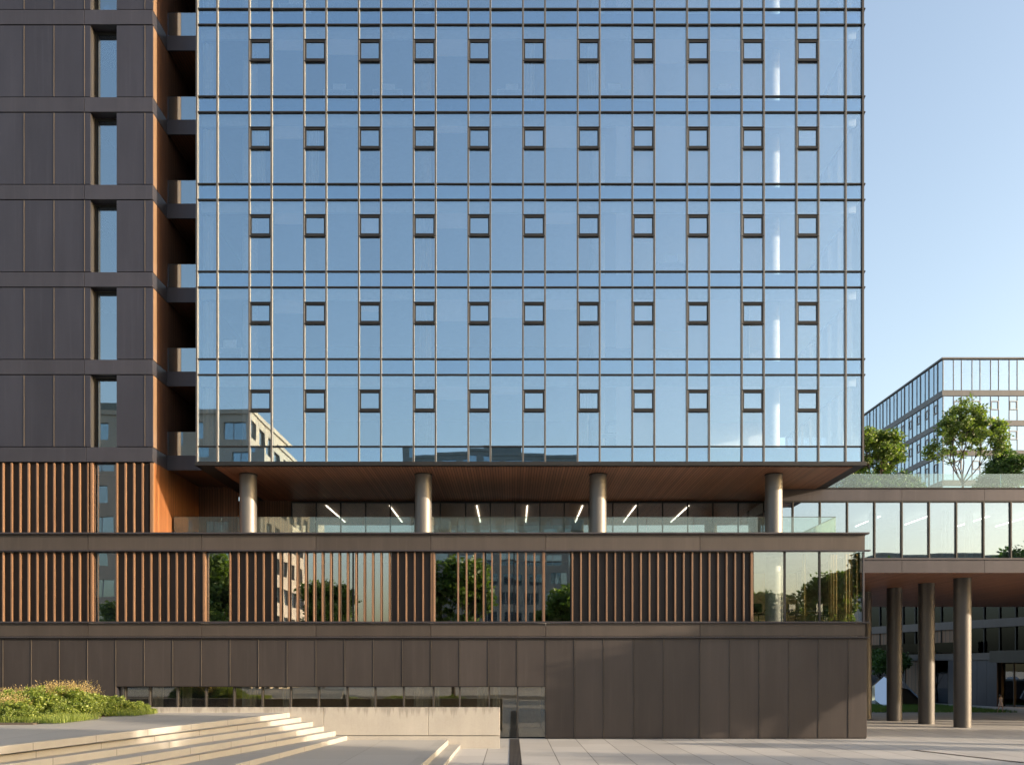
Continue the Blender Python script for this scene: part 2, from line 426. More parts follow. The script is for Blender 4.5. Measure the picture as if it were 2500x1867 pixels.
# ------------------------------------------------------------------ podium
pod = thing('podium_building', 'low bronze clad building base with timber fins and long metal bands', 'building', (0, 2, 0))
xr = fx(2112)
zt, zb_ = fz(1346.5), fz(1516)
def band(y0, y1, joints, x_end, name, proud=0.0):
    b = MB(); js = [-400, -160] + joints + [x_end]
    for a, c in zip(js[:-1], js[1:]):
        b.box(fx(a) + .01, fx(c) - .01, -proud, .22, fz(y1), fz(y0))
    return b.build(name, 'band_warm', pod)
band(1304.5, 1341.5, [215, 492.6, 771.5, 1052, 1332.6, 1709], 2112, 'metal_band')
band(1521, 1552.5, [215, 492.6, 771.5, 1052, 1332.6, 1709], 2112, 'metal_band')
for y0, y1, xe, pr in ((1300, 1304, 2119.5, .16), (1342, 1345.5, 2123.5, .12), (1516.5, 1520.5, 2121.5, .14), (1553.5, 1557, 2121, .14)):
    MB().box(-34, fx(xe), -pr, .1 if y0 != 1300 else .6, fz(y1), fz(y0)).build('ledge', 'bronze_band', pod, bevel=.006)
# lower panels
pj = [-341, -271, -202, -132, -63, 7.4, 76.7, 145, 214, 283, 352.6, 422, 492, 562, 631.5, 701, 771.5, 842, 912, 983, 1052.7, 1122.5, 1192.5, 1263, 1333, 1403, 1474, 1547.8, 1620.5, 1709, 1782, 1853.7, 1926, 1998.6, 2071.8, 2117]
b = MB()
for a, c in zip(pj[:-1], pj[1:]):
    zb = fz(1674.5) if 283 <= a < 1333 else .06
    b.box(fx(a) + .014, fx(c) - .014, .0, .05, zb, fz(1558.5))
b.build('metal_panels', 'bronze_warm', pod, bevel=.004)
for a in pj[1:-1]:
    if a > -80: MB().box(fx(a) - .012, fx(a) + .003, -.022, .04, fz(1674) if 284 < a < 1333 else .06, fz(1559)).build('joint_glint', 'glint_grate', pod)  # strips added at the joints to carry a sunlit edge highlight
MB().box(-34, fx(283), .07, .3, 0, fz(1557)).build('backing_wall', 'back', pod)
MB().box(fx(283), fx(1333), .07, .3, fz(1673), fz(1557)).build('lintel', 'dark', pod)
MB().box(fx(1333), fx(2115), .07, .3, 0, fz(1557)).build('backing_wall', 'back', pod)
MB().box(fx(1333), fx(2115), .03, .06, 0.0, .055).build('plinth', 'dark', pod)
# reveals of the ground level glazing
MB().box(fx(281), fx(283) + .03, .06, .42, 0, fz(1674.5)).build('window_jamb', 'bronze', pod)
MB().box(fx(1333) - .03, fx(1334), .06, .42, 0, fz(1674.5)).build('window_jamb', 'bronze', pod)
MB().box(fx(283), fx(1333), .06, .42, fz(1674.5) - .03, fz(1674.5)).build('window_head', 'dark', pod)
mx = [284, 299, 359.5, 428, 498, 567, 636.5, 706, 775, 845, 914, 984, 1057, 1121.5, 1194, 1263.5, 1332]
for a, c in zip(mx[:-1], mx[1:]):
    wn = MB().box(fx(a), fx(c), .34, .36, 0.02, fz(1675.5), tilt=.002).build('window', 'gl_low', pod)
for a in mx[1:-1]:
    MB().box(fx(a) - .035, fx(a) + .035, .22, .40, .02, fz(1676)).build('mullion', 'mullion', pod)
MB().box(fx(1200), fx(1333), .3, .4, 0, .07).build('threshold', 'transom', pod)
MB().box(-15.5, fx(1333), 7.5, 7.7, 0, 3.1).build('interior_wall', 'inwarm', pod)
MB().box(-34, 16, .5, 27, .0, .016).build('interior_floor', 'infloor', pod)
for a, c in ((373, 400), (445, 470), (600, 625), (690, 712), (905, 915), (1010, 1035), (1060, 1075), (1165, 1190), (1203, 1222)):
    MB().fold(fx(a, 1.2), fx(c, 1.2), 1.2, .05, 3.0, .05, .18).build('curtain', 'cloth', pod)
for px in (610, 1035):
    MB().cyl(fx(px, 2), 2, 0, 3.1, .35, 32).build('interior_column', 'white', pod)
# slabs and body
MB().box(-34, 16.0, .31, 27, fz(1557) - .05, fz(1519)).build('floor_slab', 'ceil', pod)
MB().box(-34, 16.1, .62, 27, fz(1342), fz(1303) - .02).build('roof_terrace', 'terrace', pod)
MB().box(-34, 16.1, 26.8, 27, 0, fz(1342)).build('rear_wall', 'bronze', pod)
MB().box(16.0, 16.2, .7, 27, 0, zb_ - .01).build('side_wall', 'bronze', pod)
MB().box(16.06, 16.2, 9.2, 26.7, zb_, zt).build('side_wall', 'bronze', pod)
# slat screens
def slats(x0, x1, name='fin_screen', par=pod, z0=zb_, z1=zt, pitch=20.8):
    b = MB(); n = int(round((x1 - x0) / pitch)); 
    for i in range(n + 1):
        x = fx(x0 + (x1 - x0) * i / n); b.box(x - .036, x + .036, .01, .15, z0, z1)
    return b.build(name, 'slat', par, bevel=.006)
SL2 = [(-242.6, 214), (284.5, 472), (561, 1053), (1118, 1325.5), (1397.5, 1816)]
for a, c in SL2: slats(a, c)
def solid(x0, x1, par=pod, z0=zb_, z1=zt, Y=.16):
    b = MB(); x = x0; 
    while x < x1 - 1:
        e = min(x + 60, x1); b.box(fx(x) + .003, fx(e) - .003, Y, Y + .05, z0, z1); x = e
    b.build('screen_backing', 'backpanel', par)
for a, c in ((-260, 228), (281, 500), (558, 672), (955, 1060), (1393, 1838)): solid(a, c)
for a in (221, 495, 1056, 1325.5): # timber jamb left of each window
    MB().box(fx(a), fx(a + 5) , .0, .34, zb_, zt).build('timber_jamb', 'slat', pod, bevel=.004)
MB().box(fx(1833), fx(1839), -.003, .3, zb_, zt).build('timber_jamb', 'slat', pod)
for a, c in ((230, 282), (502, 558), (1061, 1116), (1331, 1393)):
    MB().box(fx(a), fx(c), .30, .32, zb_, zt, tilt=.002).build('window', 'gl_pod', pod)
for a, c in ((672, 765), (765, 860), (860, 956), (1116, 1185), (1185, 1255), (1255, 1329)):
    MB().box(fx(a) + .03, fx(c) - .03, .22, .24, zb_, zt, tilt=.002).build('window', 'gl_pod', pod)
    MB().box(fx(c) - .03, fx(c) + .03, .17, .27, zb_, zt).build('mullion', 'transom', pod)
cg = [1840, 1916.5, 2001.6, 2108]
for a, c in zip(cg[:-1], cg[1:]):
    MB().box(fx(a) + .02, fx(c) - .02, .06, .08, zb_, zt, tilt=.003).build('window', 'gl_clear', pod)
for a in cg[1:-1]: MB().box(fx(a) - .04, fx(a) + .04, .0, .16, zb_, zt).build('mullion', 'transom', pod)
MB().box(fx(2108) - .02, fx(2111), .0, .12, zb_, zt).build('corner_post', 'bronze_band', pod)
MB().box(16.0, 16.05, .13, 27, zb_, zt).build('side_window', 'gl_clear', pod)
MB().box(fx(660), fx(1400), 4.0, 4.2, zb_, zt).build('interior_wall', 'back', pod)
MB().box(fx(1830), 16, 9, 9.2, zb_, zt).build('interior_wall', 'inwarm', pod)
MB().cyl(fx(1890, 1.7), 1.7, zb_, zt, .42, 32).build('interior_column', 'white', pod, smooth=True)
MB().fold(fx(2022, .8), fx(2044, .8), .8, zb_, zt, .05, .14).build('curtain', 'gold', pod)
MB().fold(fx(2060, .8), fx(2080, .8), .8, zb_, zt, .05, .14).build('curtain', 'gold', pod)
MB().fold(fx(1957, .8), fx(1968, .8), .8, zb_, zt, .04, .14).build('curtain', 'gold', pod)

# office chairs in the corner room
fl = fz(1519) + .0
def make_chair(label):
    t = thing('office_chair', label, 'chair', (0, 0, 0), 'black chairs in the corner room', local=True)
    MB().box(-.25, .25, -.24, .24, .43, .51).build('seat', 'black', t, bevel=.03)
    MB().box(-.23, .23, .22, .28, .55, .98).build('backrest', 'black', t, bevel=.03)
    MB().tube([(0, .24, .46), (0, .31, .6)], [.03, .03], 6).build('back_support', 'black', t)
    for s in (-1, 1): MB().tube([(s * .25, .1, .46), (s * .31, .1, .66), (s * .31, -.14, .68)], [.02, .02, .025], 6).build('armrest', 'black', t)
    MB().cyl(0, 0, .1, .43, .03, 10).build('post', 'transom', t)
    b = MB()
    for k in range(5):
        a = k * 2 * math.pi / 5; b.tube([(0, 0, .12), (.3 * math.cos(a), .3 * math.sin(a), .05)], [.03, .02], 6)
    b.build('base', 'black', t)
    return t
cl = ['black office chair left of the white column behind corner glass', 'black office chair just right of the white column behind corner glass',
      'black office chair beside the middle mullion in the corner room', 'black office chair under the thin ochre curtain in the corner room']
ch0 = None
for i, (px, Y, rz) in enumerate(((1852, 1.6, 2.6), (1943, 1.5, .5), (1990, 1.7, 3.6), (2018, 2.2, -.7))):
    if ch0 is None: ch0 = make_chair(cl[0]); c = ch0
    else: c = dup(ch0, (0, 0, 0), label=cl[i])
    c.location = (fx(px, Y), Y, fl); c.rotation_euler = (0, 0, rz)
tb = thing('meeting_table', 'dark meeting table among the chairs in the corner room', 'table', (fx(1960, 2.6), 2.6, fl), local=True)
MB().box(-1.3, 1.3, -.45, .45, .7, .74).build('tabletop', 'black', tb)
for sx in (-1, 1):
    for sy in (-1, 1): MB().cyl(sx * 1.2, sy * .38, 0, .7, .025, 8).build('leg', 'black', tb)

# ------------------------------------------------------------------ terrace level glazed room behind the columns
GY = 8.2; zc = 12.5; zf = fz(1303)
gx = []
px = 712.0
xs = [fx(712, GY)]
for p in (772.5, 832, 893, 953, 1013, 1075, 1137, 1197, 1257.5, 1318, 1377.5, 1438, 1496, 1556.7, 1617.5, 1679, 1740, 1802, 1865, 1902): xs.append(fx(p, GY))
for a, c in zip(xs[:-1], xs[1:]): MB().box(a, c, GY, GY + .02, zf, zc - .1, tilt=.002).build('window', 'gl_pod', pod)
for a in xs: MB().box(a - .035, a + .035, GY - .05, GY + .08, zf, zc - .1).build('mullion', 'transom', pod)
MB().box(xs[0], xs[-1], GY - .05, GY + .1, zc - .12, zc - .02).build('window_head', 'transom', pod)
MB().box(-15, 13.8, 11.05, 18, zc - .05, zc + .4).build('roof', 'dark', pod)
MB().box(-15, 13.8, GY + .12, 18, zc - .14, zc - .06).build('room_ceiling', 'ceilbr', pod)
MB().box(-15, 13.8, 17.8, 18, zf, zc).build('interior_wall', 'inwarm', pod)
MB().box(-16.5, xs[0], GY, GY + .2, zf, zc).build('timber_wall', 'cladwoodx', pod)
for i, X in enumerate((-10.4, -6.85, -1.97, .86, 3.95, 6.94, 9.9)):
    w_ = ['far left linear ceiling light', 'linear ceiling light right of the first round column', 'linear ceiling light just right of the second round column', 'central linear ceiling light seen end on',
          'linear ceiling light left of the third round column', 'linear ceiling light right of the third round column', 'linear ceiling light left of the fourth round column'][i]
    o = MB().box(X - .03, X + .03, 8.7, 14.2, zc - .19, zc - .145).build('ceiling_light', 'lamp')
    tag(o, w_ + ' on the terrace level', 'ceiling light', 'linear lights above the terrace room')

# terrace glass railing
RY = 2.2; rt = fz(1261.7, RY); rl = thing('glass_railing', 'long frameless glass railing along the podium terrace behind the round columns', 'railing', (0, RY, zf))
x0r, x1r = -16.4, fx(2040, RY); n = 14
for i in range(n):
    a = x0r + (x1r - x0r) * i / n; c = x0r + (x1r - x0r) * (i + 1) / n
    MB().box(a + .01, c - .01, RY, RY + .02, zf - .02, rt, tilt=.002).build('glass_panel', 'gl_rail', rl)
for i in range(2):
    MB().box(x1r, x1r + .02, RY + .03 + i * 2.3, RY + 2.3 + i * 2.3, zf - .02, rt).build('glass_panel', 'gl_rail', rl)
MB().box(x0r, x1r, RY - .012, RY + .032, rt, rt + .02).build('top_rail', 'mullion', rl)
MB().box(x1r - .005, x1r + .03, RY + .035, RY + 4.6, rt + .001, rt + .02).build('top_rail', 'mullion', rl)

# ------------------------------------------------------------------ dark tower on the left
dt = thing('dark_tower', 'dark bronze clad tower with tall slot windows at the left', 'building', (-22, 3, 0))
dj = [-306, -233, -160, -87, -14, 59, 132, 206.5, 221, 284, 354, 373]
XC = fx(373)
for k in KS:
    zb0, zb1 = fz(T(k)), fz(L(k))
    b = MB(); js = [-306, 206.5 if k < 5 else 211, 373]
    for a, c in zip(js[:-1], js[1:]): b.box(fx(a) + .01, fx(c) - (.01 if c != 373 else 0), -.02, .5, zb0 + .03, zb1 - .03)
    b.box(XC - .3, XC, .5, 1.66, zb0 + .03, zb1 - .03)
    b.build('metal_band', 'band_cool', dt, bevel=.004)
    if k == 5: continue
    s0, s1 = fz(L(k + 1)), fz(T(k))
    b = MB()
    for a, c in zip(dj[:-1], dj[1:]):
        if a == 221: continue
        b.box(fx(a) + .013, fx(c) - (.013 if c != 373 else 0), 0, .07, s0 + .01, s1 - .01)
    b.build('metal_panels', 'bronze', dt, bevel=.004)
    for a in dj[1:-1]:
        if a > -20 and a not in (221, 284): MB().box(fx(a) - .012, fx(a) + .003, -.022, .05, s0 + .01, s1 - .01).build('joint_glint', 'glint_grate', dt)  # added along the joints for the sun highlight, as on the podium
    wn = MB().box(fx(228), fx(286), .50, .52, s0, s1, tilt=.002).build('window', 'gl_dark', dt)
    MB().box(fx(217) , fx(221), .075, .56, s0, s1).build('window_jamb', 'mullion', wn)
    MB().box(fx(284), fx(286), .075, .56, s0, s1).build('window_jamb', 'bronze', wn)
    b = MB(); b.box(fx(221), fx(284), .46, .56, s1 - .09, s1); b.box(fx(221), fx(221) + .09, .46, .56, s0, s1 - .09); b.build('frame', 'transom', wn)
    MB().box(fx(232), fx(285), .75, .77, s1 - .9, s1 - .05).build('blind', 'blind', dt)
    MB().box(XC - .25, XC - .004, .50, 6.0, s0, s1).build('timber_side_wall', 'shaded_wood', dt)
    MB().box(XC - .25, XC - .002, .075, .495, s0, s1).build('sunlit_corner_strip', 'sunlit_wood', dt)  # paler piece stands in for the sunlit front of the side wall
    MB().box(-34, XC - .3, .6, .62, s0, s1).build('inner_wall', 'back', dt) if False else None
MB().box(-34, fx(216), .12, .2, fz(T(5)), fz(L(-1))).build('backing_wall', 'back', dt)
MB().box(fx(288), XC - .26, .12, .2, fz(T(5)), fz(L(-1))).build('backing_wall', 'back', dt)
MB().box(-34, XC - .3, 2.8, 3.0, fz(1303), fz(L(-1))).build('interior_wall', 'inwall', dt)
for k in KS: MB().box(-34, XC - .31, .52, 2.8, fz(T(k)), fz(L(k))).build('floor_slab', 'ceil', dt)
# timber level of the tower
z0, z1 = fz(1301), fz(1129.5)
b = slats(-242.6, 214, 'fin_screen', dt, z0, z1)
b = slats(284.5, 368, 'fin_screen', dt, z0, z1)
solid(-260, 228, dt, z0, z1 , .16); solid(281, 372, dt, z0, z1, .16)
MB().box(fx(221), fx(226), .0, .34, z0, z1).build('timber_jamb', 'slat', dt)
MB().box(fx(230), fx(282), .30, .32, z0, z1, tilt=.002).build('window', 'gl_pod', dt)
MB().box(XC - .12, XC, -.001, .155, z0, z1).build('timber_corner', 'slat', dt)
MB().box(XC - .25, XC - .002, .16, GY, z0, z1 + .25).build('timber_side_wall', 'cladwood', dt)
# balconies
XT = fx(482)
for k in KS:
    if k == 5: zz0, zz1 = fz(T(5)), fz(L(5))
    else: zz0, zz1 = fz(T(k)), fz(L(k))
    bal = MB().box(XC + .001, XT - .001, 1.66, 1.74, zz0 + .02, zz1).build('balcony', 'band_cool', dt)
    MB().box(XC + .001, XT - .001, 1.75, 6.0, zz0 + .1, zz1 - .08).build('balcony_slab', 'cladwoodx', bal)
    MB().box(XC + .01, XT - .01, 1.72, 1.735, zz1 + .002, zz1 + 1.14).build('rail_glass', 'gl_dark', bal)
    MB().box(XC + .01, XT - .01, 1.715, 1.74, zz1 + 1.14, zz1 + 1.16).build('top_rail', 'transom', bal)
MB().box(XC - .2, XT - .01, 5.9, 6.1, fz(1303), fz(L(-1))).build('balcony_back_wall', 'cladwoodx', dt)
for k in KS: MB().box(XC - .25, XC - .003, 1.67, 5.9, fz(T(k)) - .005, fz(L(k)) + .005).build('timber_side_wall', 'shaded_wood', dt)
MB().box(XC + .02, XT - .02, 5.8, 8.1, fz(T(5)) , fz(T(5)) + .2).build('passage_ceiling', 'cladwoodx', dt)

# ------------------------------------------------------------------ glass tower
gt = thing('glass_tower', 'large glass office tower with a dark grid of mullions floating on round columns', 'building', (0, 4, 0))
XR = fx(2107); GD = 11.0
nar = [(609.6 + 133.42 * k, 663.6 + 133.38 * k) for k in range(11)]
cols = [482, 531.5] + [v for p in nar for v in p] + [2063.5, 2107]
mods = [(482, 531.5, 609.6, None)] + [(nar[k][0], nar[k][1], (nar[k + 1][0] if k < 10 else 2063.5), 'vent') for k in range(11)] + [(2063.5, 2107, None, None)]
for k in KS:
    if k < 5: s0, s1 = L(k + 1) - 1, T(k) + 1
    for (a, m_, c, vent) in mods:
        b = MB()
        if k < 5:
            if vent:
                va, vb = T(k) + 40, T(k) + 87
                b.box(fx(a) + .02, fx(m_) - .02, 0, .02, fz(va), fz(s1), tilt=.006)
                b.box(fx(a) + .02, fx(m_) - .02, 0, .02, fz(s0), fz(vb), tilt=.006)
                b.box(fx(a) + .1, fx(m_) - .1, -.03, -.01, fz(vb) + .1, fz(va) - .1, tilt=.003)
                b.box(fx(m_) + .02, fx(c) - .02, 0, .02, fz(s0), fz(s1), tilt=.006)
            else:
                b.box(fx(a) + .02, fx(m_) - .02, 0, .02, fz(s0), fz(s1), tilt=.006)
                if c: b.box(fx(m_) + .02, fx(c) - .02, 0, .02, fz(s0), fz(s1), tilt=.006)
            wn = b.build('window', 'gl_tower', gt)
            if vent:
                v = MB(); x0, x1, zz0, zz1 = fx(a) + .015, fx(m_) - .015, fz(vb) - .02, fz(va) + .02; t = .105
                t = .088; v.box(x0, x1, -.07, .05, zz1 - t, zz1); v.box(x0, x1, -.07, .05, zz0, zz0 + t)
                v.box(x0, x0 + t, -.068, .05, zz0 + t, zz1 - t); v.box(x1 - t, x1, -.068, .05, zz0 + t, zz1 - t)
                v.box(x0 - .02, x1 + .02, -.1, .03, zz1 + .005, zz1 + .04); v.box(x0 - .02, x1 + .02, -.1, .03, zz0 - .05, zz0 - .012)
                v.build('vent_window', 'transom', wn, bevel=.006)
        sp = MB(); y0, y1 = T(k) - 1.5, L(k) + 1.5
        sp.box(fx(a) + .02, fx(m_) - .02, 0.003, .02, fz(y0), fz(y1), tilt=.006)
        if c: sp.box(fx(m_) + .02, fx(c) - .02, 0.003, .02, fz(y0), fz(y1), tilt=.006)
        sp.build('spandrel_pane', 'gl_span', gt)
ztop, zbot = fz(L(-1)), fz(1128.5)
for px in cols[:-1]: mu = MB().box(fx(px) - .027, fx(px) + .027, -.09, .08, zbot, ztop).build('mullion', 'mullion', gt); MB().box(fx(px) - .04, fx(px) - .028, -.085, .0, zbot, ztop).box(fx(px) + .028, fx(px) + .04, -.085, .0, zbot, ztop).build('lit_edge_strip', 'lit_edge', mu)  # pale strips added beside each mullion, sunlit edge put into their colour
MB().box(XR - .07, XR, -.1, .08, zbot, ztop).build('corner_mullion', 'mullion', gt)
for k in KS:
    for py in (L(k), T(k)):
        MB().box(fx(482) - .06, XR + .09, -.07, .06, fz(py) - .029, fz(py) + .029).build('transom', 'transom', gt, bevel=.006)
# side glass wall (right) and left wall, rear
for k in KS:
    if k < 5:
        b = MB()
        for i in range(8): b.box(XR - .05, XR - .03, .1 + i * 1.36 + .03, .1 + (i + 1) * 1.36 - .03, fz(L(k + 1)), fz(T(k)))
        b.build('side_window', 'gl_side', gt)
    MB().box(XR - .06, XR - .03, .1, GD, fz(T(k)), fz(L(k))).build('side_spandrel', 'gl_span', gt)
    for py in (L(k), T(k)): MB().box(XR - .09, XR + .1, .07, GD, fz(py) - .04, fz(py) + .04).build('side_transom', 'transom', gt)
b = MB()
for i in range(9): b.box(XR - .12, XR + .08, .1 + i * 1.36 - .035, .1 + i * 1.36 + .035, zbot, ztop)
b.build('side_mullions', 'mullion', gt)
MB().box(XT, XT + .05, .1, GD, zbot, ztop).build('left_wall', 'dark', gt)
for k in KS:
    MB().box(XT + .06, XR - .13, .25, GD - .1, fz(T(k)) + .02, fz(L(k)) - .005).build('floor_slab', 'slabgrey', gt)
    if k < 5:
        MB().box(XT + .06, XR - .2, .3, .42, fz(T(k)) - .42, fz(T(k)) + .01).build('blind_box', 'blind', gt)
        MB().box(XT + .06, 6.5, 7.5, 7.7, fz(L(k + 1)) - .1, fz(T(k)) + .02).build('core_wall', 'indark', gt)  # dark left part: brightness gradient of the glass put into the wall tones
        MB().box(6.5, XR - 2.2, 7.8, 7.95, fz(L(k + 1)) - .1, fz(T(k)) + .02).build('core_wall', 'white', gt)  # white right part of that gradient, lightens this side of the glass
for px in (606, 1033.5, 1460, 1889):
    X = fx(px, 1.6)
    MB().cyl(X, 1.9, zbot + .3, ztop, .36, 28).build('interior_column', 'ceil', gt, smooth=True)
    MB().cyl(X, 1.6, zf - .01, 12.53, .405, 48).build('round_column', 'steel', gt, smooth=True)
    MB().cyl(X, 1.6, 12.44, 12.535, .43, 48).build('column_collar', 'dark', gt)
MB().box(XT - .07, XR + .11, -.16, GD, 12.53, zbot - .01).build('soffit_edge', 'transom', gt)
MB().box(XT + .75, XR - .45, .14, GD - .3, 12.5, 12.531).build('timber_soffit', 'soffit', gt)
MB().box(XT - .1, XR + .15, -.2, GD + .1, ztop + .002, ztop + .5).build('roof_edge', 'transom', gt)
MB().box(XT, 13.8, GD - .1, GD, zbot, ztop).build('rear_wall', 'inwall', gt)
# interior curtains (pale columns seen behind some narrow panes)
cur = [(0, 5, 0), (0, 6, 1), (1, 1, 0), (2, 3, 0), (2, 9, 1), (3, 3, 0), (3, 9, 0), (4, 3, 1), (4, 6, 0), (0, 8, 0), (1, 0, 0), (4, 8, 0)]
for k, n_, s in cur:
    a, m_ = nar[n_]; x0 = fx(a) + (.05 if s == 0 else .5)
    MB().fold(x0, x0 + .5, .6, fz(L(k + 1)) - .08, fz(T(k)) - .43, .05, .16).build('curtain', 'cloth', gt)
for k in range(-1, 5):
    MB().fold(fx(484), fx(512), .55, fz(L(k + 1)) - .08, fz(T(k)) - .43, .05, .2).build('curtain', 'cloth', gt)
M['lilac'] = m_plain('added_blind_fabric', (.90, .80, .76), .85, 0, .05)  # pale warm tone set to brighten the right of the tower glass
blr = random.Random(3)
for k in range(-1, 5):
    for n_, wide in ((6, 1), (7, 0), (5, 1), (7, 1), (8, 0), (8, 1), (9, 0), (10, 0), (0, 1), (2, 0), (4, 1), (5, 0), (1, 1), (3, 1)):
        right = n_ >= 6
        if right and blr.random() < .10: continue
        if not right and blr.random() < .55: continue
        a, m_ = nar[n_]; xa, xb = (fx(m_), fx(nar[n_ + 1][0] if n_ < 10 else 2063.5)) if wide else (fx(a), fx(m_))
        full = fz(T(k)) - .43 - (fz(L(k + 1)) - .08)
        drop = full * (1 if right and blr.random() < .6 else blr.uniform(.12, .8) if right else blr.uniform(.1, .35))
        if wide and n_ == 6: xa = (xa + xb) / 2
        MB().box(xa + .04, xb - .04, .30 - .01 * (n_ % 2), .305 - .01 * (n_ % 2) + .004, fz(T(k)) - .43 - drop, fz(T(k)) - .43).build('added_blind', 'lilac', gt)  # blinds added behind the panes, those on the right to brighten the glass
# window sill clutter: desks with monitors on the upper floors
desk0 = None
dlist = [(0, 828), (0, 948), (0, 1250), (0, 1500), (0, 1770), (3, 560), (2, 1640), (2, 1770), (4, 1500), (4, 1560), (4, 1690), (1, 1640), (-1, 720)]
fln = ['third', 'second', 'first']
for i, (k, px) in enumerate(dlist):
    z = fz(L(k + 1)) - .004; X = fx(px, .9)
    row = {-1: 'topmost', 0: 'first full', 1: 'second full', 2: 'third full', 3: 'fourth full', 4: 'lowest full'}[k]
    col = int(round((px - 609.6) / 133.4)) + 1
    lab = 'white desk, %s row of tower windows, by vent window column %d' % (row, max(1, col))
    if px == 1560: lab = 'white desk, lowest full row of tower windows, middle of three desks'
    if desk0 is None:
        desk0 = thing('desk', lab, 'desk', (X, .95, z), 'white desks behind the tower glass', local=True)
        MB().box(-.7, .7, -.35, .35, .72, .76).build('desktop', 'white', desk0)
        for s in (-1, 1): MB().box(s * .66 - .03, s * .66 + .03, -.3, .3, 0, .72).build('leg', 'white', desk0)
        MB().box(-.3, .3, .0, .03, .9, 1.25).build('monitor', 'white', desk0)
        MB().box(-.03, .03, .03, .06, .76, 1.0).build('monitor_stand', 'white', desk0)
    else: dup(desk0, (X, .95, z), 0, label=lab)

# ------------------------------------------------------------------ link building (bridge) on the right
LY = 5.0
lk = thing('bridge_building', 'glazed upper floor bridging on tall round columns to the right of the podium', 'building', (30, LY, 0))
zb0, zg0, zg1, zr = fz(1397.6, LY), fz(1361.6, LY), fz(1224, LY), fz(1190, LY)
X0 = 16.36; X1 = 74
b = MB(); js = [X0, fx(2202, LY)] + [fx(2202, LY) + 4.28 * i for i in range(1, 13)]
for a, c in zip(js[:-1], js[1:]): b.box(a + .008, c - .008, LY, LY + .3, zb0, zg0 - .1)
b.build('metal_band', 'bronze_band', lk)
b = MB(); js = [13.9, fx(2202, LY)] + [fx(2202, LY) + 4.28 * i for i in range(1, 13)]
for a, c in zip(js[:-1], js[1:]): b.box(a + .008, c - .008, LY, LY + .3, zg1 + .06, zr - .05)
b.build('metal_band', 'bronze_band', lk)
MB().box(13.9, X1, LY - .06, LY + .5, zr - .05, zr).build('roof_coping', 'transom', lk)
MB().box(13.9, X1, LY - .02, LY + .3, zg1 - .03, zg1 + .055).build('window_head', 'transom', lk)
MB().box(X0, X1, LY - .05, LY + .3, zg0 - .095, zg0).build('window_sill', 'bronze_band', lk)
lm = [fx(1936 - 66.4 + 66.55 * i, LY) for i in range(0, 16)]
for i, (a, c) in enumerate(zip(lm[:-1], lm[1:])):
    zz = zg0 if a > 16.2 else zf
    MB().box(max(a, 13.95), c, LY + .08, LY + .1, zz, zg1 - .03, tilt=.002).build('window', 'gl_bridge', lk)
for a in lm[1:]:
    MB().box(a - .03, a + .03, LY - .03, LY + .16, zg0 if a > 16.2 else zf, zg1 - .03).build('mullion', 'mullion', lk)
MB().box(lm[-1], X1, LY + .08, LY + .1, zg0, zg1 - .03).build('window', 'gl_bridge', lk)
MB().box(13.9, 13.95, LY + .3, 8.1, zf, zg1).build('end_window', 'gl_bridge', lk)
MB().box(X0, X1, LY + .31, 30, zb0 + .03, zg0 - .1).build('floor_slab', 'infloor', lk)
MB().box(X0, X1, LY + .02, 30, zb0 - .002, zb0 + .025).build('timber_soffit', 'soffit', lk)
MB().box(13.96, X1, LY + .31, 30, zg1 + .1, zr - .06).build('roof_slab', 'ceil', lk)
MB().box(16.5, X1, 14, 14.2, zg0, zg1).build('interior_wall', 'inwall', lk)
MB().box(X0, X1, 29.8, 30, zg0, zg1).build('rear_wall', 'bronze', lk)
MB().box(68, X1, LY + .4, 29.5, 0, zb0 - .01).build('sun_blocker', 'bronze', lk)  # unseen mass added to keep the low sun out of the courtyard
for px in (2120, 2188, 2300, 2355):
    MB().fold(fx(px, 6), fx(px + 22, 6), 6, zg0, zg1 - .3, .05, .2).build('curtain', 'cloth', lk)
for (X, d) in ((24.72, 47.75), (24.15, 50.7), (23.6, 53.7), (22.75, 56.2), (36.5, 47.75), (46, 47.75), (55, 47.75), (46, 58), (55, 58)):
    MB().cyl(X, d - 40, 0, zb0 + .003, .445, 48).build('round_column', 'steeld', lk, smooth=True)
for i, X in enumerate((20.45, 23.1, 26.5, 28.8)):
    w_ = ['short linear light nearest the tower, seen through the bridge glass', 'linear light in the second lit bay of the bridge glass',
          'linear light above the third bridge column, behind bridge glass', 'linear light at the far right edge of the bridge glass'][i]
    o = MB().box(X - .012, X + .012, 8.3, 11.8, zg1 - .2, zg1 - .15).build('ceiling_light', 'lamp'); tag(o, w_, 'ceiling light', 'linear lights in the bridge')
rr = thing('glass_railing', 'frameless glass railing on the bridge roof in front of the trees', 'railing', (24, LY + .4, zr))
for i in range(13):
    a = 14 + i * 4.3 - 1.3
    MB().box(max(a, 14) + .01, a + 4.29, LY + .55, LY + .57, zr, fz(1156, LY + .5), tilt=.002).build('glass_panel', 'gl_rail', rr)

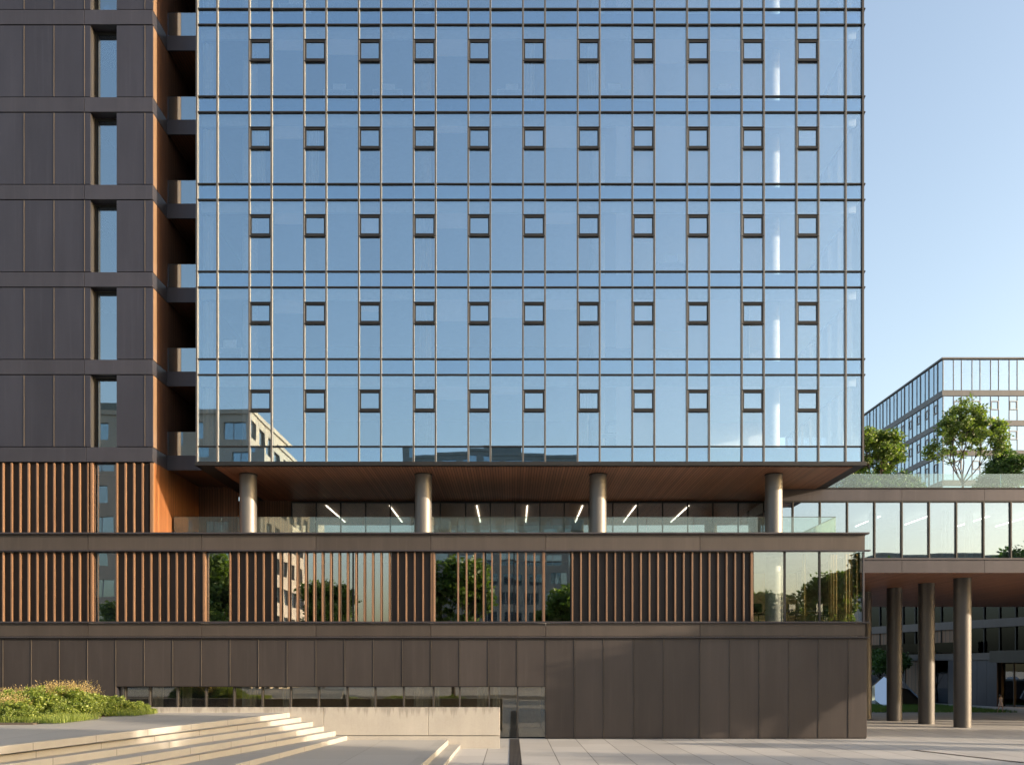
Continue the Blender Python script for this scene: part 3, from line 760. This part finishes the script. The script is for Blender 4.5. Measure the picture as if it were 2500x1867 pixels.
# ------------------------------------------------------------------ far glass building
FY = 77.0
fb = thing('far_office_block', 'pale glass office block with grey floor bands rising behind the roof trees', 'building', (70, FY, 0))
XF = fx(2301, FY); FD = 45.0; XF2 = XF + 40
def qz(py): return fz(py, FY)
top = qz(876); rows = [(878.5, 951.5), (967, 1025), (1040, 1098), (1113, 1171), (1186, 1244)]
bandz = [(952.5, 966), (1026, 1039), (1099, 1112), (1172, 1185), (1245, 1258)]
for j, (y0, y1) in enumerate(rows):
    z1_, z0_ = qz(y0), qz(y1)
    nf = 5 if j < 4 else 0
    m_ = 2.5
    for i in range(5 if j < 4 else 0):
        a = XF + .1 + i * m_; wd = 1.42
        b = MB().box(a + .03, a + wd - .03, FY + .1, FY + .13, z0_, z1_, tilt=.006).box(a + wd + .03, a + m_ - .03, FY + .1, FY + .13, z0_, z1_, tilt=.006)
        wn = b.build('window', 'gl_far', fb)
        f_ = MB().box(a - .025, a + .025, FY, FY + .2, z0_, z1_).box(a + wd - .025, a + wd + .025, FY, FY + .2, z0_, z1_)
        if j:
            vx0, vx1 = a + wd + .03, a + m_ - .03; vz1 = z1_ - .72; vz0 = vz1 - 1.0
            f_.box(vx0, vx1, FY - .02, FY + .15, vz1, vz1 + .1).box(vx0, vx1, FY - .02, FY + .15, vz0 - .1, vz0)
            f_.box(vx0, vx0 + .09, FY - .02, FY + .15, vz0, vz1).box(vx1 - .09, vx1, FY - .02, FY + .15, vz0, vz1)
        f_.build('frame', 'farframe', wn)
    if j == 4 or True:
        MB().box(XF + (12.6 if j < 4 else .1), XF2, FY + .1, FY + .13, z0_, z1_).build('glazing', 'gl_far', fb)
    for i in range(18 if j < 4 else 0):
        a = FY + .1 + i * m_; wd = 1.42
        b = MB().box(XF + .1, XF + .13, a + .03, a + wd - .03, z0_, z1_).box(XF + .1, XF + .13, a + wd + .03, a + m_ - .03, z0_, z1_)
        wn = b.build('window', 'gl_far', fb)
        f_ = MB().box(XF + .03, XF + .2, a - .03, a + .03, z0_, z1_).box(XF, XF + .2, a + wd - .03, a + wd + .03, z0_, z1_)
        if j:
            vx0, vx1 = a + wd + .03, a + m_ - .03; vz1 = z1_ - .72; vz0 = vz1 - 1.0
            f_.box(XF - .02, XF + .15, vx0, vx1, vz1, vz1 + .1).box(XF - .02, XF + .15, vx0, vx1, vz0 - .1, vz0)
            f_.box(XF - .02, XF + .15, vx0, vx0 + .12, vz0, vz1).box(XF - .02, XF + .15, vx1 - .12, vx1, vz0, vz1)
        f_.build('frame', 'farframe', wn)
for y0, y1 in bandz:
    MB().box(XF - .04, XF2, FY - .05, FY + .25, qz(y1), qz(y0)).build('floor_band', 'fargrey', fb)
    MB().box(XF - .045, XF + .25, FY + .26, FY + FD, qz(y1), qz(y0)).build('floor_band', 'fargrey', fb)
    MB().box(XF + .3, XF2, FY + .3, FY + FD, qz(y1), qz(y0)).build('floor_slab', 'ceil', fb)
MB().box(XF - .1, XF2, FY - .1, FY + FD, top, top + .2).build('roof', 'fargrey', fb)
MB().box(XF + 5, XF2 - 3, FY + 6, FY + FD - 5, 0, top - .02).build('core', 'white', fb)
MB().box(XF, XF2, FY, FY + FD, 0, qz(1259)).build('lower_storeys', 'facgrey', fb)

# ------------------------------------------------------------------ courtyard building
A = Vector((41.8, 31.0)); Cc = Vector((31.2, 65.0)); dv = (Cc - A).normalized(); Lc = (Cc - A).length
ang = math.atan2(dv.y, dv.x)
cb = thing('courtyard_building', 'dark curved back building with glass bands seen beneath the bridge', 'building', (A.x, A.y, 0), rz=ang, local=True)
# local: x along facade, local +y points towards the courtyard (camera left)
cb['_local'] = 1
for z0_, z1_ in ((3.95, 4.55), (6.7, 7.4), (9.6, 10.3), (12.6, 13.2)):
    MB().box(-14, Lc + 20, -.25, .25, z0_, z1_).build('metal_band', 'bronze_band', cb)
MB().box(-14, Lc + 20, -9, -.3, 3.9, 4.5).build('floor_slab', 'infloor', cb)
MB().box(-14, Lc + 20, -9, -.3, 6.75, 7.3).build('floor_slab', 'ceil', cb)
MB().box(-14, Lc + 20, -9, -.3, 12.7, 13.1).build('roof', 'ceil', cb)
MB().box(-14, Lc + 20, -5, -4.8, 0, 12.6).build('rear_wall', 'back', cb)
nb_ = int((Lc + 10) / 1.6)
for i in range(nb_):
    a = -4 + i * 1.6
    for (z0_, z1_) in ((4.56, 6.69), (7.41, 9.59)):
        if z0_ > 7 and i < 3: pass
        if i in (7, 8, 12, 13, 17) and z0_ < 7: MB().box(a, a + 1.59, -.1, -.02, z0_, z1_).build('timber_panel', 'cladwoodx', cb)
        else:
            wn = MB().box(a + .04, a + 1.56, -.08, -.06, z0_, z1_, tilt=.006).build('window', 'gl_court', cb)
        MB().box(a - .05, a + .05, -.14, .05, z0_, z1_).build('mullion', 'transom', cb)
b = MB()
for i in range(5): b.box(2.6 + i * 1.05, 2.6 + (i + 1) * 1.05 - .02, -.05, .1, 0, 3.93)
b.build('metal_panels', 'bronze', cb)
MB().box(-14, -1.2, -.05, .1, 0, 3.93).build('metal_panels', 'bronze', cb)
MB().box(-1.2, 2.58, .28, .9, 3.7, 4.7).build('entrance_canopy', 'dark', cb)
for i, (a, c) in enumerate(((-1.15, .05), (.1, 1.3), (1.35, 2.55))):
    MB().box(a, c, -.4, -.37, .02, 3.6).build('door', 'gl_low', cb)
    MB().box(c - .03, c + .03, -.45, -.3, 0, 3.9).build('door_frame', 'dark', cb)
MB().box(-1.1, 2.5, -2.6, -2.55, .1, 2.6).build('glowing_lobby_wall', 'lobby_glow', cb)  # wall emits by itself, warm lobby light put into its surface
for i in range(13):
    a = 7.9 + i * 1.8
    if i % 4 == 2: MB().box(a, a + 1.78, -.1, 0, 0, 3.93).build('timber_panel', 'cladwoodx', cb)
    else: MB().box(a + .05, a + 1.75, -.08, -.06, .02, 3.93, tilt=.006).build('window', 'gl_court', cb)
    MB().box(a - .05, a + .05, -.14, .06, 0, 3.93).build('mullion', 'dark', cb)
MB().box(4.2, 26, .4, .42, 4.6, 5.55).build('glass_balustrade', 'gl_court', cb)

# ------------------------------------------------------------------ buildings behind the camera (seen in reflections)
def block(name, label, x0, x1, y0, y1, h, wall, cx, cz, win=(.62, .55), inset=.35):
    t = thing(name, label, 'building', ((x0 + x1) / 2, (y0 + y1) / 2, 0))
    MB().box(x0 + .3, x1 - .3, y0 + .3, y1 - .3, 0, h - .3).build('core', 'inwall', t)
    def face(ax, c, a0, a1, sgn, step):
        n = max(1, int(round((a1 - a0) / cx))); m = max(1, int(round(h / cz))); w_ = (a1 - a0) / n; hh = h / m
        wall_ = MB(); gl = MB()
        for i in range(n):
            for j in range(m):
                u0 = a0 + i * w_; z0_ = j * hh; sh = (.12 if (j + step) % 2 else -.08) * w_
                wu0 = u0 + w_ * (1 - win[0]) / 2 + sh; wu1 = wu0 + w_ * win[0]; wz0 = z0_ + hh * (1 - win[1]) * .45; wz1 = wz0 + hh * win[1]
                for (p0, p1, q0, q1) in ((u0, u0 + w_, z0_, wz0), (u0, u0 + w_, wz1, z0_ + hh), (u0, wu0, wz0, wz1), (wu1, u0 + w_, wz0, wz1)):
                    if ax == 'y': wall_.box(p0, p1, c, c - sgn * inset, q0, q1)
                    else: wall_.box(c, c - sgn * inset, p0, p1, q0, q1)
                mid = wu0 + (wu1 - wu0) * .38
                for (g0, g1) in ((wu0, mid - .06), (mid + .06, wu1)):
                    if ax == 'y': gl.box(g0, g1, c - sgn * (inset - .08), c - sgn * (inset - .04), wz0, wz1)
                    else: gl.box(c - sgn * (inset - .08), c - sgn * (inset - .04), g0, g1, wz0, wz1)
        wall_.build('wall', wall, t); 
        o = gl.build('windows', 'gl_dark', t)
    face('y', y1, x0, x1, 1, 0)
    if x1 < 60: face('x', x1, y0, y1 - inset - .01, 1, 1)
    MB().box(x0 - .2, x1 + .2, y0 - .2, y1 + .2, h, h + .5).build('roof', wall, t)
    MB().box((x0 + x1) / 2 - 3, (x0 + x1) / 2 + 4, y0 + 4, y1 - 4, h + .5, h + 2.6).build('roof_plant', 'facdark', t)
    return t
block('concrete_block', 'grey concrete apartment block reflected at the lower left of the tower glass', -66, -30, -84, -60, 32.6, 'facgrey', 4.0, 3.6)
block('slate_block', 'dark slate block reflected low in the middle of the tower glass', -19, 14.5, -150, -120, 43, 'facdark', 4.0, 3.6, (.7, .6))
block('row_block', 'long low grey block reflected along the foot of the bridge glass', 84, 190, -175, -150, 29, 'facdark', 5.0, 3.6)
block('pale_block', 'pale grey slab block far across the street, reflected behind the fins', -130, -74, -140, -115, 24, 'facgrey', 4.0, 3.6)

# ------------------------------------------------------------------ vegetation
def leaves(centers, sizes, per, leaf, flat=.7):
    centers = np.asarray(centers); sizes = np.asarray(sizes)
    n = len(centers) * per
    c = np.repeat(centers, per, axis=0); s = np.repeat(sizes, per)
    off = rng.normal(size=(n, 3)); off /= np.maximum(np.linalg.norm(off, axis=1, keepdims=True), 1e-6)
    off *= (rng.random((n, 1)) ** .45) * s[:, None]; off[:, 2] *= flat
    p = c + off
    a = rng.normal(size=(n, 3)); a[:, 2] *= .5; a /= np.linalg.norm(a, axis=1, keepdims=True)
    b_ = np.cross(a, rng.normal(size=(n, 3))); b_ /= np.linalg.norm(b_, axis=1, keepdims=True)
    l = leaf * (.6 + .8 * rng.random((n, 1)))
    v = np.stack([p - a * l, p + b_ * l * .5, p + a * l, p - b_ * l * .5], axis=1).reshape(-1, 3)
    return v
def leafmesh(name, v, mat, parent):
    nq = len(v) // 4
    me = bpy.data.meshes.new(name)
    me.vertices.add(len(v)); me.vertices.foreach_set('co', v.astype(np.float32).ravel())
    me.loops.add(nq * 4); me.loops.foreach_set('vertex_index', np.arange(nq * 4, dtype=np.int32))
    me.polygons.add(nq); me.polygons.foreach_set('loop_start', np.arange(nq, dtype=np.int32) * 4)
    me.update(calc_edges=True); me.validate()
    me.materials.append(M[mat]); o = bpy.data.objects.new(name, me); C.objects.link(o); o.parent = parent
    return o
def grow(rs, base, H, trunkH, W, r0, nl=6, lean=0.03):
    segs = []; tips = []
    top_ = Vector((base[0] + rs.uniform(-lean, lean) * H, base[1] + rs.uniform(-lean, lean) * H, trunkH))
    segs.append(([Vector(base), (Vector(base) + top_) / 2 + Vector((rs.uniform(-.04, .04), rs.uniform(-.04, .04), 0)), top_], [r0, r0 * .85, r0 * .75]))
    def rec(p, d, ln, r, lv):
        pts = [p]; q = p
        for _ in range(3):
            d = (d + Vector((rs.uniform(-.22, .22), rs.uniform(-.22, .22), rs.uniform(-.08, .16)))).normalized(); q = q + d * ln / 3; pts.append(q)
        segs.append((pts, [r, r * .85, r * .7, r * .55]))
        if lv >= 1: tips.append((pts[2], .7)); 
        if lv >= 3: tips.append((q, 1.0)); return
        for _ in range(3 if lv else 4):
            nd = (d + Vector((rs.uniform(-1, 1), rs.uniform(-1, 1), rs.uniform(-.45, .6))) * .75).normalized()
            rec(q, nd, ln * rs.uniform(.58, .8), r * .55, lv + 1)
    for i in range(nl):
        a = 2 * math.pi * (i + rs.uniform(-.3, .3)) / nl; up = rs.uniform(.55, 1.5)
        d = Vector((math.cos(a) * W / H * 1.4, math.sin(a) * W / H * 1.4, up)).normalized()
        rec(top_ - Vector((0, 0, rs.uniform(0, trunkH * .12))), d, (H - trunkH) * .36, r0 * .5, 0)
    return segs, tips
def make_tree(name, label, H, trunkH, W, r0, mat, leaf, per, csize, seed, group=None, nl=6):
    rs = random.Random(seed); t = thing(name, label, 'tree', (0, 0, 0), group, local=True)
    segs, tips = grow(rs, (0, 0, 0), H, trunkH, W, r0, nl)
    P = np.array([tuple(p) for p, s in tips]); S = np.array([s for p, s in tips])
    # fit the crown into its height and width
    mx_ = P[:, 2].max(); kz = (H - csize * .5 - trunkH) / (mx_ - trunkH); w0 = np.percentile(np.abs(P[:, :2]), 97); kx = (W / 2 - csize * .3) / w0
    def fit(p): return Vector((p[0] * kx, p[1] * kx, trunkH + (p[2] - trunkH) * kz if p[2] > trunkH else p[2]))
    b = MB()
    for pts, rad in segs: b.tube([fit(p) for p in pts], [max(q, .006) for q in rad], 6, cap=False)
    b.build('trunk', 'bark', t, smooth=True)
    P = np.array([tuple(fit(p)) for p in P])
    keep = np.array([rs.random() < .92 for _ in P]); P = P[keep]; S = S[keep]
    leafmesh('crown', leaves(P, S * csize, per, leaf), mat, t)
    return t
RG = 'trees on the bridge roof'
t1 = make_tree('maple_tree', 'bright green open crowned maple on the bridge roof', 6.1, 1.4, 4.6, .085, 'leaf', .085, 27, .34, 11, RG)
t1.location = (fx(2351, 10), 10, zr)
t2 = make_tree('broadleaf_tree', 'leafy green tree on the roof just past the tower corner', 4.3, .8, 4.2, .09, 'leaf', .085, 34, .38, 5, RG)
t2.location = (fx(2122, 9), 9, zr - .2)
t3 = make_tree('broadleaf_tree', 'dark dense bushy tree at the right end of the bridge roof', 3.5, .5, 4.4, .09, 'leafd', .075, 80, .5, 21, RG)
t3.location = (fx(2492, 11), 11, zr)
def make_bush(name, label, W, Dp, H, mat, leaf, n, csize, per, seed, group=None, cat='shrub'):
    rs = random.Random(seed); t = thing(name, label, cat, (0, 0, 0), group, local=True)
    P = []; b = MB()
    for _ in range(n):
        a = rs.uniform(0, 2 * math.pi); r = math.sqrt(rs.random()); h = H * (1 - r * r * .65) * rs.uniform(.35, .95)
        p = (W / 2 * r * math.cos(a), Dp / 2 * r * math.sin(a), h); P.append(p)
        b.tube([(p[0] * .4, p[1] * .4, 0), (p[0] * .8, p[1] * .8, h * .5), p], [.016, .011, .006], 4, cap=False)
    b.build('stems', 'bark', t)
    leafmesh('foliage', leaves(np.array(P), np.full(n, csize), per, leaf, .8), mat, t)
    return t
bl = ['low green shrub spilling over the roof edge beside the tower', 'rounded dark shrub on the roof beneath the far glass block', 'low shrub on the roof at the foot of the maple', 'green shrub under the leafy tree by the tower corner']
sb = make_bush('roof_shrub', bl[0], 2.6, 1.8, 1.7, 'leafd', .06, 90, .3, 70, 4, 'shrubs on the bridge roof')
sb.location = (fx(2195, 8), 8, zr)
dup(sb, (fx(2170, 9.5), 9.5, zr), 1.0, 1.05, bl[1]); dup(sb, (fx(2405, 12), 12, zr), 2.0, .55, bl[2]); dup(sb, (fx(2100, 7.5), 7.5, zr), 2.6, .9, bl[3])

# planting bed by the terrace
tz = levels[0]
bed = [(XL, WY - .2), (XL, -16), (fx(0, -14) + .0, -12.2), (fx(150, -10), -9.0), (fx(300, -6.5), -6.6), (fx(380, -5.2), -5.2), (fx(376, -5), WY - .2)]
tag(MB().prism(bed, tz + .002, tz + .05).build('planting_soil', 'soil'), kind='structure')
pl = ['round yellow green shrub at the left edge of the photograph', 'broad light green shrub second from the left in the planting bed', 'tall light green shrub in the middle of the planting bed',
      'shrub right of the bed middle, beside the dark panels', 'low spreading shrub near the tip of the planting bed', 'small creeping shrub at the very tip of the bed by the wall', 'low shrub at the front edge of the bed', 'front shrub at the left corner of the bed',
      'small shrub filling the middle front edge of the bed']
bs = make_bush('garden_shrub', pl[0], 2.6, 2.0, 1.0, 'leafb', .045, 150, .2, 90, 9, 'shrubs in the planting bed')
spots = [(10, -9.0, 1.05), (85, -8.2, 1.1), (160, -7.4, 1.08), (225, -7, .85), (285, -6.3, .72), (335, -5.8, .5), (150, -8.8, .55), (30, -11.0, .7), (230, -7.7, .5)]
bs.location = (fx(10, -9), -9, tz)
for i, (px, Y, s) in enumerate(spots):
    if i: dup(bs, (fx(px, Y), Y, tz), i * 1.3, s, pl[i])
# feather grass among the shrubs: stuff
def blades(region, n, h, wdt, seed, lean=.25, plume=False):
    r = np.random.default_rng(seed); V = []
    x = r.uniform(region[0], region[1], n); y = r.uniform(region[2], region[3], n)
    hh = h * r.uniform(.55, 1.1, n); a = r.uniform(0, 2 * np.pi, n); ln = r.normal(0, lean, (n, 2)) * hh[:, None]
    z0_ = region[4]
    base = np.stack([x, y, np.full(n, z0_)], 1); w = np.stack([np.cos(a), np.sin(a), np.zeros(n)], 1) * wdt
    mid = base + np.stack([ln[:, 0] * .35, ln[:, 1] * .35, hh * .6], 1); tip = base + np.stack([ln[:, 0], ln[:, 1], hh], 1)
    q1 = np.stack([base - w, base + w, mid + w * .8, mid - w * .8], 1); q2 = np.stack([mid - w * .8, mid + w * .8, tip + w * .15, tip - w * .15], 1)
    V = [q1.reshape(-1, 3), q2.reshape(-1, 3)]
    if plume:
        m_ = 7
        for k in range(m_):
            f = .72 + .28 * k / m_; c = base + np.stack([ln[:, 0] * f, ln[:, 1] * f, hh * f], 1)
            d = r.normal(size=(n, 3)) * .022 + np.stack([ln[:, 0] * .06, ln[:, 1] * .06, np.full(n, .03)], 1)
            e = r.normal(size=(n, 3)) * .009
            V.append(np.stack([c, c + d * .5 + e, c + d, c + d * .5 - e], 1).reshape(-1, 3))
    return np.concatenate(V)
fg = [blades((fx(px0, Y), fx(px1, Y), Y - .4, Y + .4, tz), int(n_ * 1.6), h_ * .96, .004, i, .24, True) for i, (px0, px1, Y, n_, h_) in enumerate(((-10, 60, -8.4, 260, 1.1), (60, 130, -7.8, 260, 1.15), (125, 200, -7, 420, 1.32), (200, 232, -6.6, 90, .95), (-10, 40, -9.6, 140, .95)))]
o = leafmesh('feather_grass', np.concatenate(fg), 'plume', None); tag(o, kind='stuff', label='pale feathery grass heads above the shrubs', cat='grass')
o = leafmesh('ground_cover', np.concatenate([blades((fx(0, -11), fx(190, -11), -12.0, -9.3, tz + .03), 5000, .22, .006, 31), blades((fx(180, -7), fx(350, -7), -7.6, -5.6, tz + .03), 4000, .2, .006, 32)]), 'leafb', None); tag(o, kind='stuff', label='short ground cover along the planting bed edge', cat='ground cover')
# courtyard lawn, sculpture
o = leafmesh('grass', blades((20, 37, 23.5, 36, 0.0), 26000, .22, .012, 40), 'lawn', None)
tag(o, kind='stuff', label='mown grass bed around the mirror sculpture', cat='grass')
sp_ = thing('mirror_sculpture', 'faceted mirror polished steel sculpture on the courtyard grass', 'sculpture', (33, 34, 0), local=True)
SY = 34.0
def sp3(cx, cy, Y=SY): return (fx(2050 + cx / 3.196, Y) - 33, Y - 34, fz(1350 + cy / 3.196, Y))
nn_ = Vector((-.35, -.65, .67)).normalized(); P0_ = Vector((33.0, 34.0, .25))
def onp(cx, cy, push=0.0):
    d = Vector(((2050 + cx / 3.196 - 1250) / F, 1.0, (HZ - (1350 + cy / 3.196)) / F)); o = Vector((0, -D0, HC))
    t = (P0_ - o).dot(nn_) / d.dot(nn_); p = o + d * t - Vector((33, 34, 0))
    return tuple(p + Vector((.1, .75, -.1)) * push)
ring = [(345, 962), (275, 1026), (275, 1142), (362, 1210), (432, 1140), (428, 1010)]
b = MB(); b.v = [onp(*q) for q in ring] + [onp(q[0], q[1], 1.2) for q in ring]
b.f = [tuple(range(6)), tuple(reversed(range(6, 12)))] + [(k, k + 6, (k + 1) % 6 + 6, (k + 1) % 6) for k in range(6)]
b.build('left_facet', 'chrome', sp_)
ring = [(428, 985), (505, 1000), (545, 1050), (590, 1092), (640, 1142), (640, 1192), (440, 1200)]
b = MB(); b.v = [sp3(x, y, 35.0) for x, y in ring] + [sp3(x, y, 37.0) for x, y in ring]
b.f = [tuple(range(7)), tuple(reversed(range(7, 14)))] + [(k, k + 7, (k + 1) % 7 + 7, (k + 1) % 7) for k in range(7)]
b.build('dark_body', 'dark', sp_)
b = MB(); e1 = [sp3(x, y, 34.9) for x, y in ((428, 985), (505, 1000), (545, 1050), (640, 1142))]; e2 = [tuple(Vector(p) + Vector((-.12, -.35, -.2))) for p in e1]
e2[0] = tuple(Vector(e1[0]) + Vector((0, -.5, -.6))); e2[1] = tuple(Vector(e1[1]) + Vector((0, -.5, -.6)))
b.v = e1 + e2 + [tuple(Vector(p) + Vector((0, .06, 0))) for p in e1 + e2]
b.f = [(0, 4, 5, 1), (1, 5, 6, 2), (2, 6, 7, 3), (8, 9, 13, 12), (9, 10, 14, 13), (10, 11, 15, 14), (0, 1, 9, 8), (1, 2, 10, 9), (2, 3, 11, 10), (3, 7, 15, 11), (7, 6, 14, 15), (6, 5, 13, 14), (5, 4, 12, 13), (4, 0, 8, 12)]
b.build('bright_edge', 'chrome', sp_)
ct = make_tree('courtyard_tree', 'small dark tree beside the mirror sculpture in the courtyard', 5.2, 1.6, 3.4, .09, 'leafd', .11, 26, .5, 8)
ct.location = (35.3, 42, 0)

# trees across the street and beside the plaza
SG = 'street trees reflected in the glass'
big = make_tree('street_tree', 'tall dark street tree reflected in the second slot window', 14.5, 2.6, 7.0, .22, 'leafm', .26, 34, 1.0, 14, SG)
big.location = (fx(531, 45), -45, 0)
rt_ = [(790, 45, .82, 'street tree reflected behind the fins left of the middle'), (1105, 47, 1.0, 'tall full street tree reflected in the middle slot window'),
       (1390, 45, .78, 'shorter street tree reflected in the right slot window'), (2035, 46, .88, 'tall street tree reflected in the corner room glass'), (1880, 46, .75, 'lower street tree reflected left in the corner room glass'),
       (1965, 52, .7, 'street tree reflected between two others in the corner room glass'), (300, 47, .7, 'street tree reflected at the far left windows')]
for i, (px, d, s, lab) in enumerate(rt_): dup(big, (fx(px, d), -d, 0), i * 1.1 + .7, s, lab)
PG = 'plaza trees outside the frame'
pt = make_tree('plaza_tree', 'broad plaza tree outside the frame, nearest the podium on the right', 12, 3.0, 5.6, .2, 'leafd', .2, 16, .8, 33, PG)
pt.location = (30.5, -5.2, 0); pt.scale = (.85,) * 3
pp_ = [(36, -7.0, .98), (28, -19.5, 1.0), (29, -28, 1.15), (44, -33, 1.1), (46, -26.5, 1.25), (58, -42, 1.3), (60, -33, 1.3), (74, -28, 1.4), (33, -9.2, .5), (84, -38, 1.6), (66, -8, 1.1)]
for i, (x, y, s) in enumerate(pp_):
    dup(pt, (x, y, 0), i * 2.1, s, 'plaza tree number outside the frame to the right'.replace('number', ['two', 'three', 'four', 'five', 'six', 'seven', 'eight', 'nine', 'ten', 'eleven', 'twelve'][i] + ' rows along'))
hb = make_bush('plaza_shrub', 'low green shrub reflected at the left in the street level glass', 4.6, 2.2, 1.1, 'leafb', .08, 90, .34, 60, 50, 'shrubs reflected in the street level glass')
hb.location = (-17, -26, 0)
for i, (x, y) in enumerate(((-13, -27), (-9, -26), (-5, -27.5))): dup(hb, (x, y, 0), i * 1.7, 1, ['second from left', 'third from left', 'rightmost'][i] + ' low shrub reflected in the street level glass')

# ------------------------------------------------------------------ person in the courtyard
def make_person(loc, h, rz):
    t = thing('person', 'small person in a pale floral top walking by the courtyard entrance', 'person', loc, rz=rz, local=True)
    s = h / 1.7
    V = []; E = []; RR = []
    def add(p, r, par=None):
        V.append(Vector(p) * s); RR.append(r * s)
        if par is not None: E.append((par, len(V) - 1))
        return len(V) - 1
    pel = add((0, 0, .92), .12); w_ = add((0, 0, 1.06), .11, pel); chs = add((0, -.02, 1.26), .13, w_); nb1 = add((0, -.01, 1.4), .07, chs)
    nk = add((0, -.01, 1.47), .048, nb1); hd = add((0, -.02, 1.56), .085, nk); hd2 = add((0, -.015, 1.63), .08, hd)
    for sx in (-1, 1):
        f = .12 * sx
        hp = add((.09 * sx, 0, .88), .085, pel); kn = add((.1 * sx, -.02 - f, .5), .056, hp); an = add((.1 * sx, .05 - f * 1.6, .09), .036, kn)
        he = add((.1 * sx, .03 - f * 1.6, .04), .036, an); add((.11 * sx, -.13 - f * 1.6, .03), .03, he)
        sh = add((.17 * sx, 0, 1.36), .055, nb1); el = add((.22 * sx, .03 + f * .6, 1.1), .038, sh); wr = add((.23 * sx, -.04 + f * 1.2, .88), .025, el)
        pa = add((.235 * sx, -.06 + f * 1.2, .81), .028, wr)
        for i, (dx, ln) in enumerate(((-.03, .07), (-.01, .085), (.01, .08), (.03, .065))):
            m_ = add((.235 * sx + dx * .4, -.06 + f * 1.2 + dx, .775), .009, pa); add((.235 * sx + dx * .4 - .012 * sx, -.065 + f * 1.2 + dx, .775 - ln * .7), .008, m_)
        add((.21 * sx, -.1 + f * 1.2, .79), .01, pa)
    me = bpy.data.meshes.new('body'); me.from_pydata([tuple(v) for v in V], E, []); o = bpy.data.objects.new('body', me); C.objects.link(o); o.parent = t
    me.materials.append(M['skin'])
    md = o.modifiers.new('Skin', 'SKIN')
    if not me.skin_vertices: 
        bpy.context.view_layer.objects.active = o
    for i, r in enumerate(RR):
        me.skin_vertices[0].data[i].radius = (r, r)
    me.skin_vertices[0].data[0].use_root = True
    sd = o.modifiers.new('Sub', 'SUBSURF'); sd.levels = 1; sd.render_levels = 2
    def ring(zs_, name, mat, yo=-.01):
        b = MB(); n_ = 16
        for z, rx, ry in zs_:
            for k in range(n_):
                a = 2 * math.pi * k / n_; b.v.append((rx * math.cos(a) * s, (ry * math.sin(a) + yo) * s, z * s))
        for i in range(len(zs_) - 1):
            for k in range(n_):
                k2 = (k + 1) % n_; b.f.append((i * n_ + k, i * n_ + k2, (i + 1) * n_ + k2, (i + 1) * n_ + k))
        b.build(name, mat, t, smooth=True)
    ring([(.62, .22, .2), (.8, .2, .17), (.95, .17, .145), (1.08, .15, .13), (1.25, .175, .15), (1.38, .16, .11), (1.44, .07, .07)], 'dress', 'dress')
    b = MB(); n_ = 14
    for i, (z, r) in enumerate(((1.44, .06), (1.5, .09), (1.58, .105), (1.66, .1), (1.71, .065), (1.735, .01))):
        for k in range(n_):
            a = 2 * math.pi * k / n_; yy = math.sin(a); b.v.append((r * math.cos(a) * s, (.025 + r * (yy if yy > -.25 or z > 1.64 else -.25)) * s, z * s))
    for i in range(5):
        for k in range(n_):
            k2 = (k + 1) % n_; b.f.append((i * n_ + k, i * n_ + k2, (i + 1) * n_ + k2, (i + 1) * n_ + k))
    b.build('hair', 'hair', t, smooth=True)
    return t
px_, py_ = at_z(2443, 1738, 0)
try:
    make_person((px_, py_, 0), 1.32, R(30))
except Exception as e:
    print('PERSON', e)

# ------------------------------------------------------------------ sky, sun, camera
AZ, EL = 75.0, 12.5
S = Vector((math.cos(R(EL)) * math.sin(R(AZ)), -math.cos(R(EL)) * math.cos(R(AZ)), math.sin(R(EL))))
w = bpy.data.worlds.new('World'); bpy.context.scene.world = w; w.use_nodes = True
nt = w.node_tree; bg = nt.nodes.get('Background') or nt.nodes.new('ShaderNodeBackground')
sk = nt.nodes.new('ShaderNodeTexSky'); sk.sky_type = 'NISHITA'; sk.sun_disc = False
sk.sun_elevation = R(EL); sk.sun_rotation = math.atan2(S.x, S.y); sk.altitude = 0; sk.air_density = 1.0; sk.dust_density = 3.6; sk.ozone_density = .4
nt.links.new(sk.outputs[0], bg.inputs['Color']); bg.inputs['Strength'].default_value = .15
ld = bpy.data.lights.new('sun', 'SUN'); ld.energy = 3.5; ld.angle = R(.5); ld.color = (1, .81, .60)
lo = bpy.data.objects.new('sun', ld); C.objects.link(lo); lo.rotation_euler = S.to_track_quat('Z', 'Y').to_euler()
cd = bpy.data.cameras.new('camera'); cam = bpy.data.objects.new('camera', cd); C.objects.link(cam)
cam.location = (0, -D0, HC); cam.rotation_euler = (R(90), 0, 0)
cd.sensor_width = 36; cd.lens = F / 2500 * 36; cd.shift_y = (HZ - 933.5) / 2500; cd.clip_end = 3000; cd.clip_start = .1
bpy.context.scene.camera = cam
sc = bpy.context.scene
sc.view_settings.view_transform = 'Standard'; sc.view_settings.look = 'None'; sc.view_settings.gamma = 1
sc.view_settings.exposure = 1.5
sc.render.engine = 'CYCLES'
sc.cycles.use_denoising = True
try: sc.cycles.denoiser = 'OPENIMAGEDENOISE'
except Exception: pass
sc.cycles.max_bounces = 10; sc.cycles.glossy_bounces = 6; sc.cycles.transparent_max_bounces = 24; sc.cycles.diffuse_bounces = 4
sc.cycles.caustics_reflective = False; sc.cycles.sample_clamp_indirect = 6
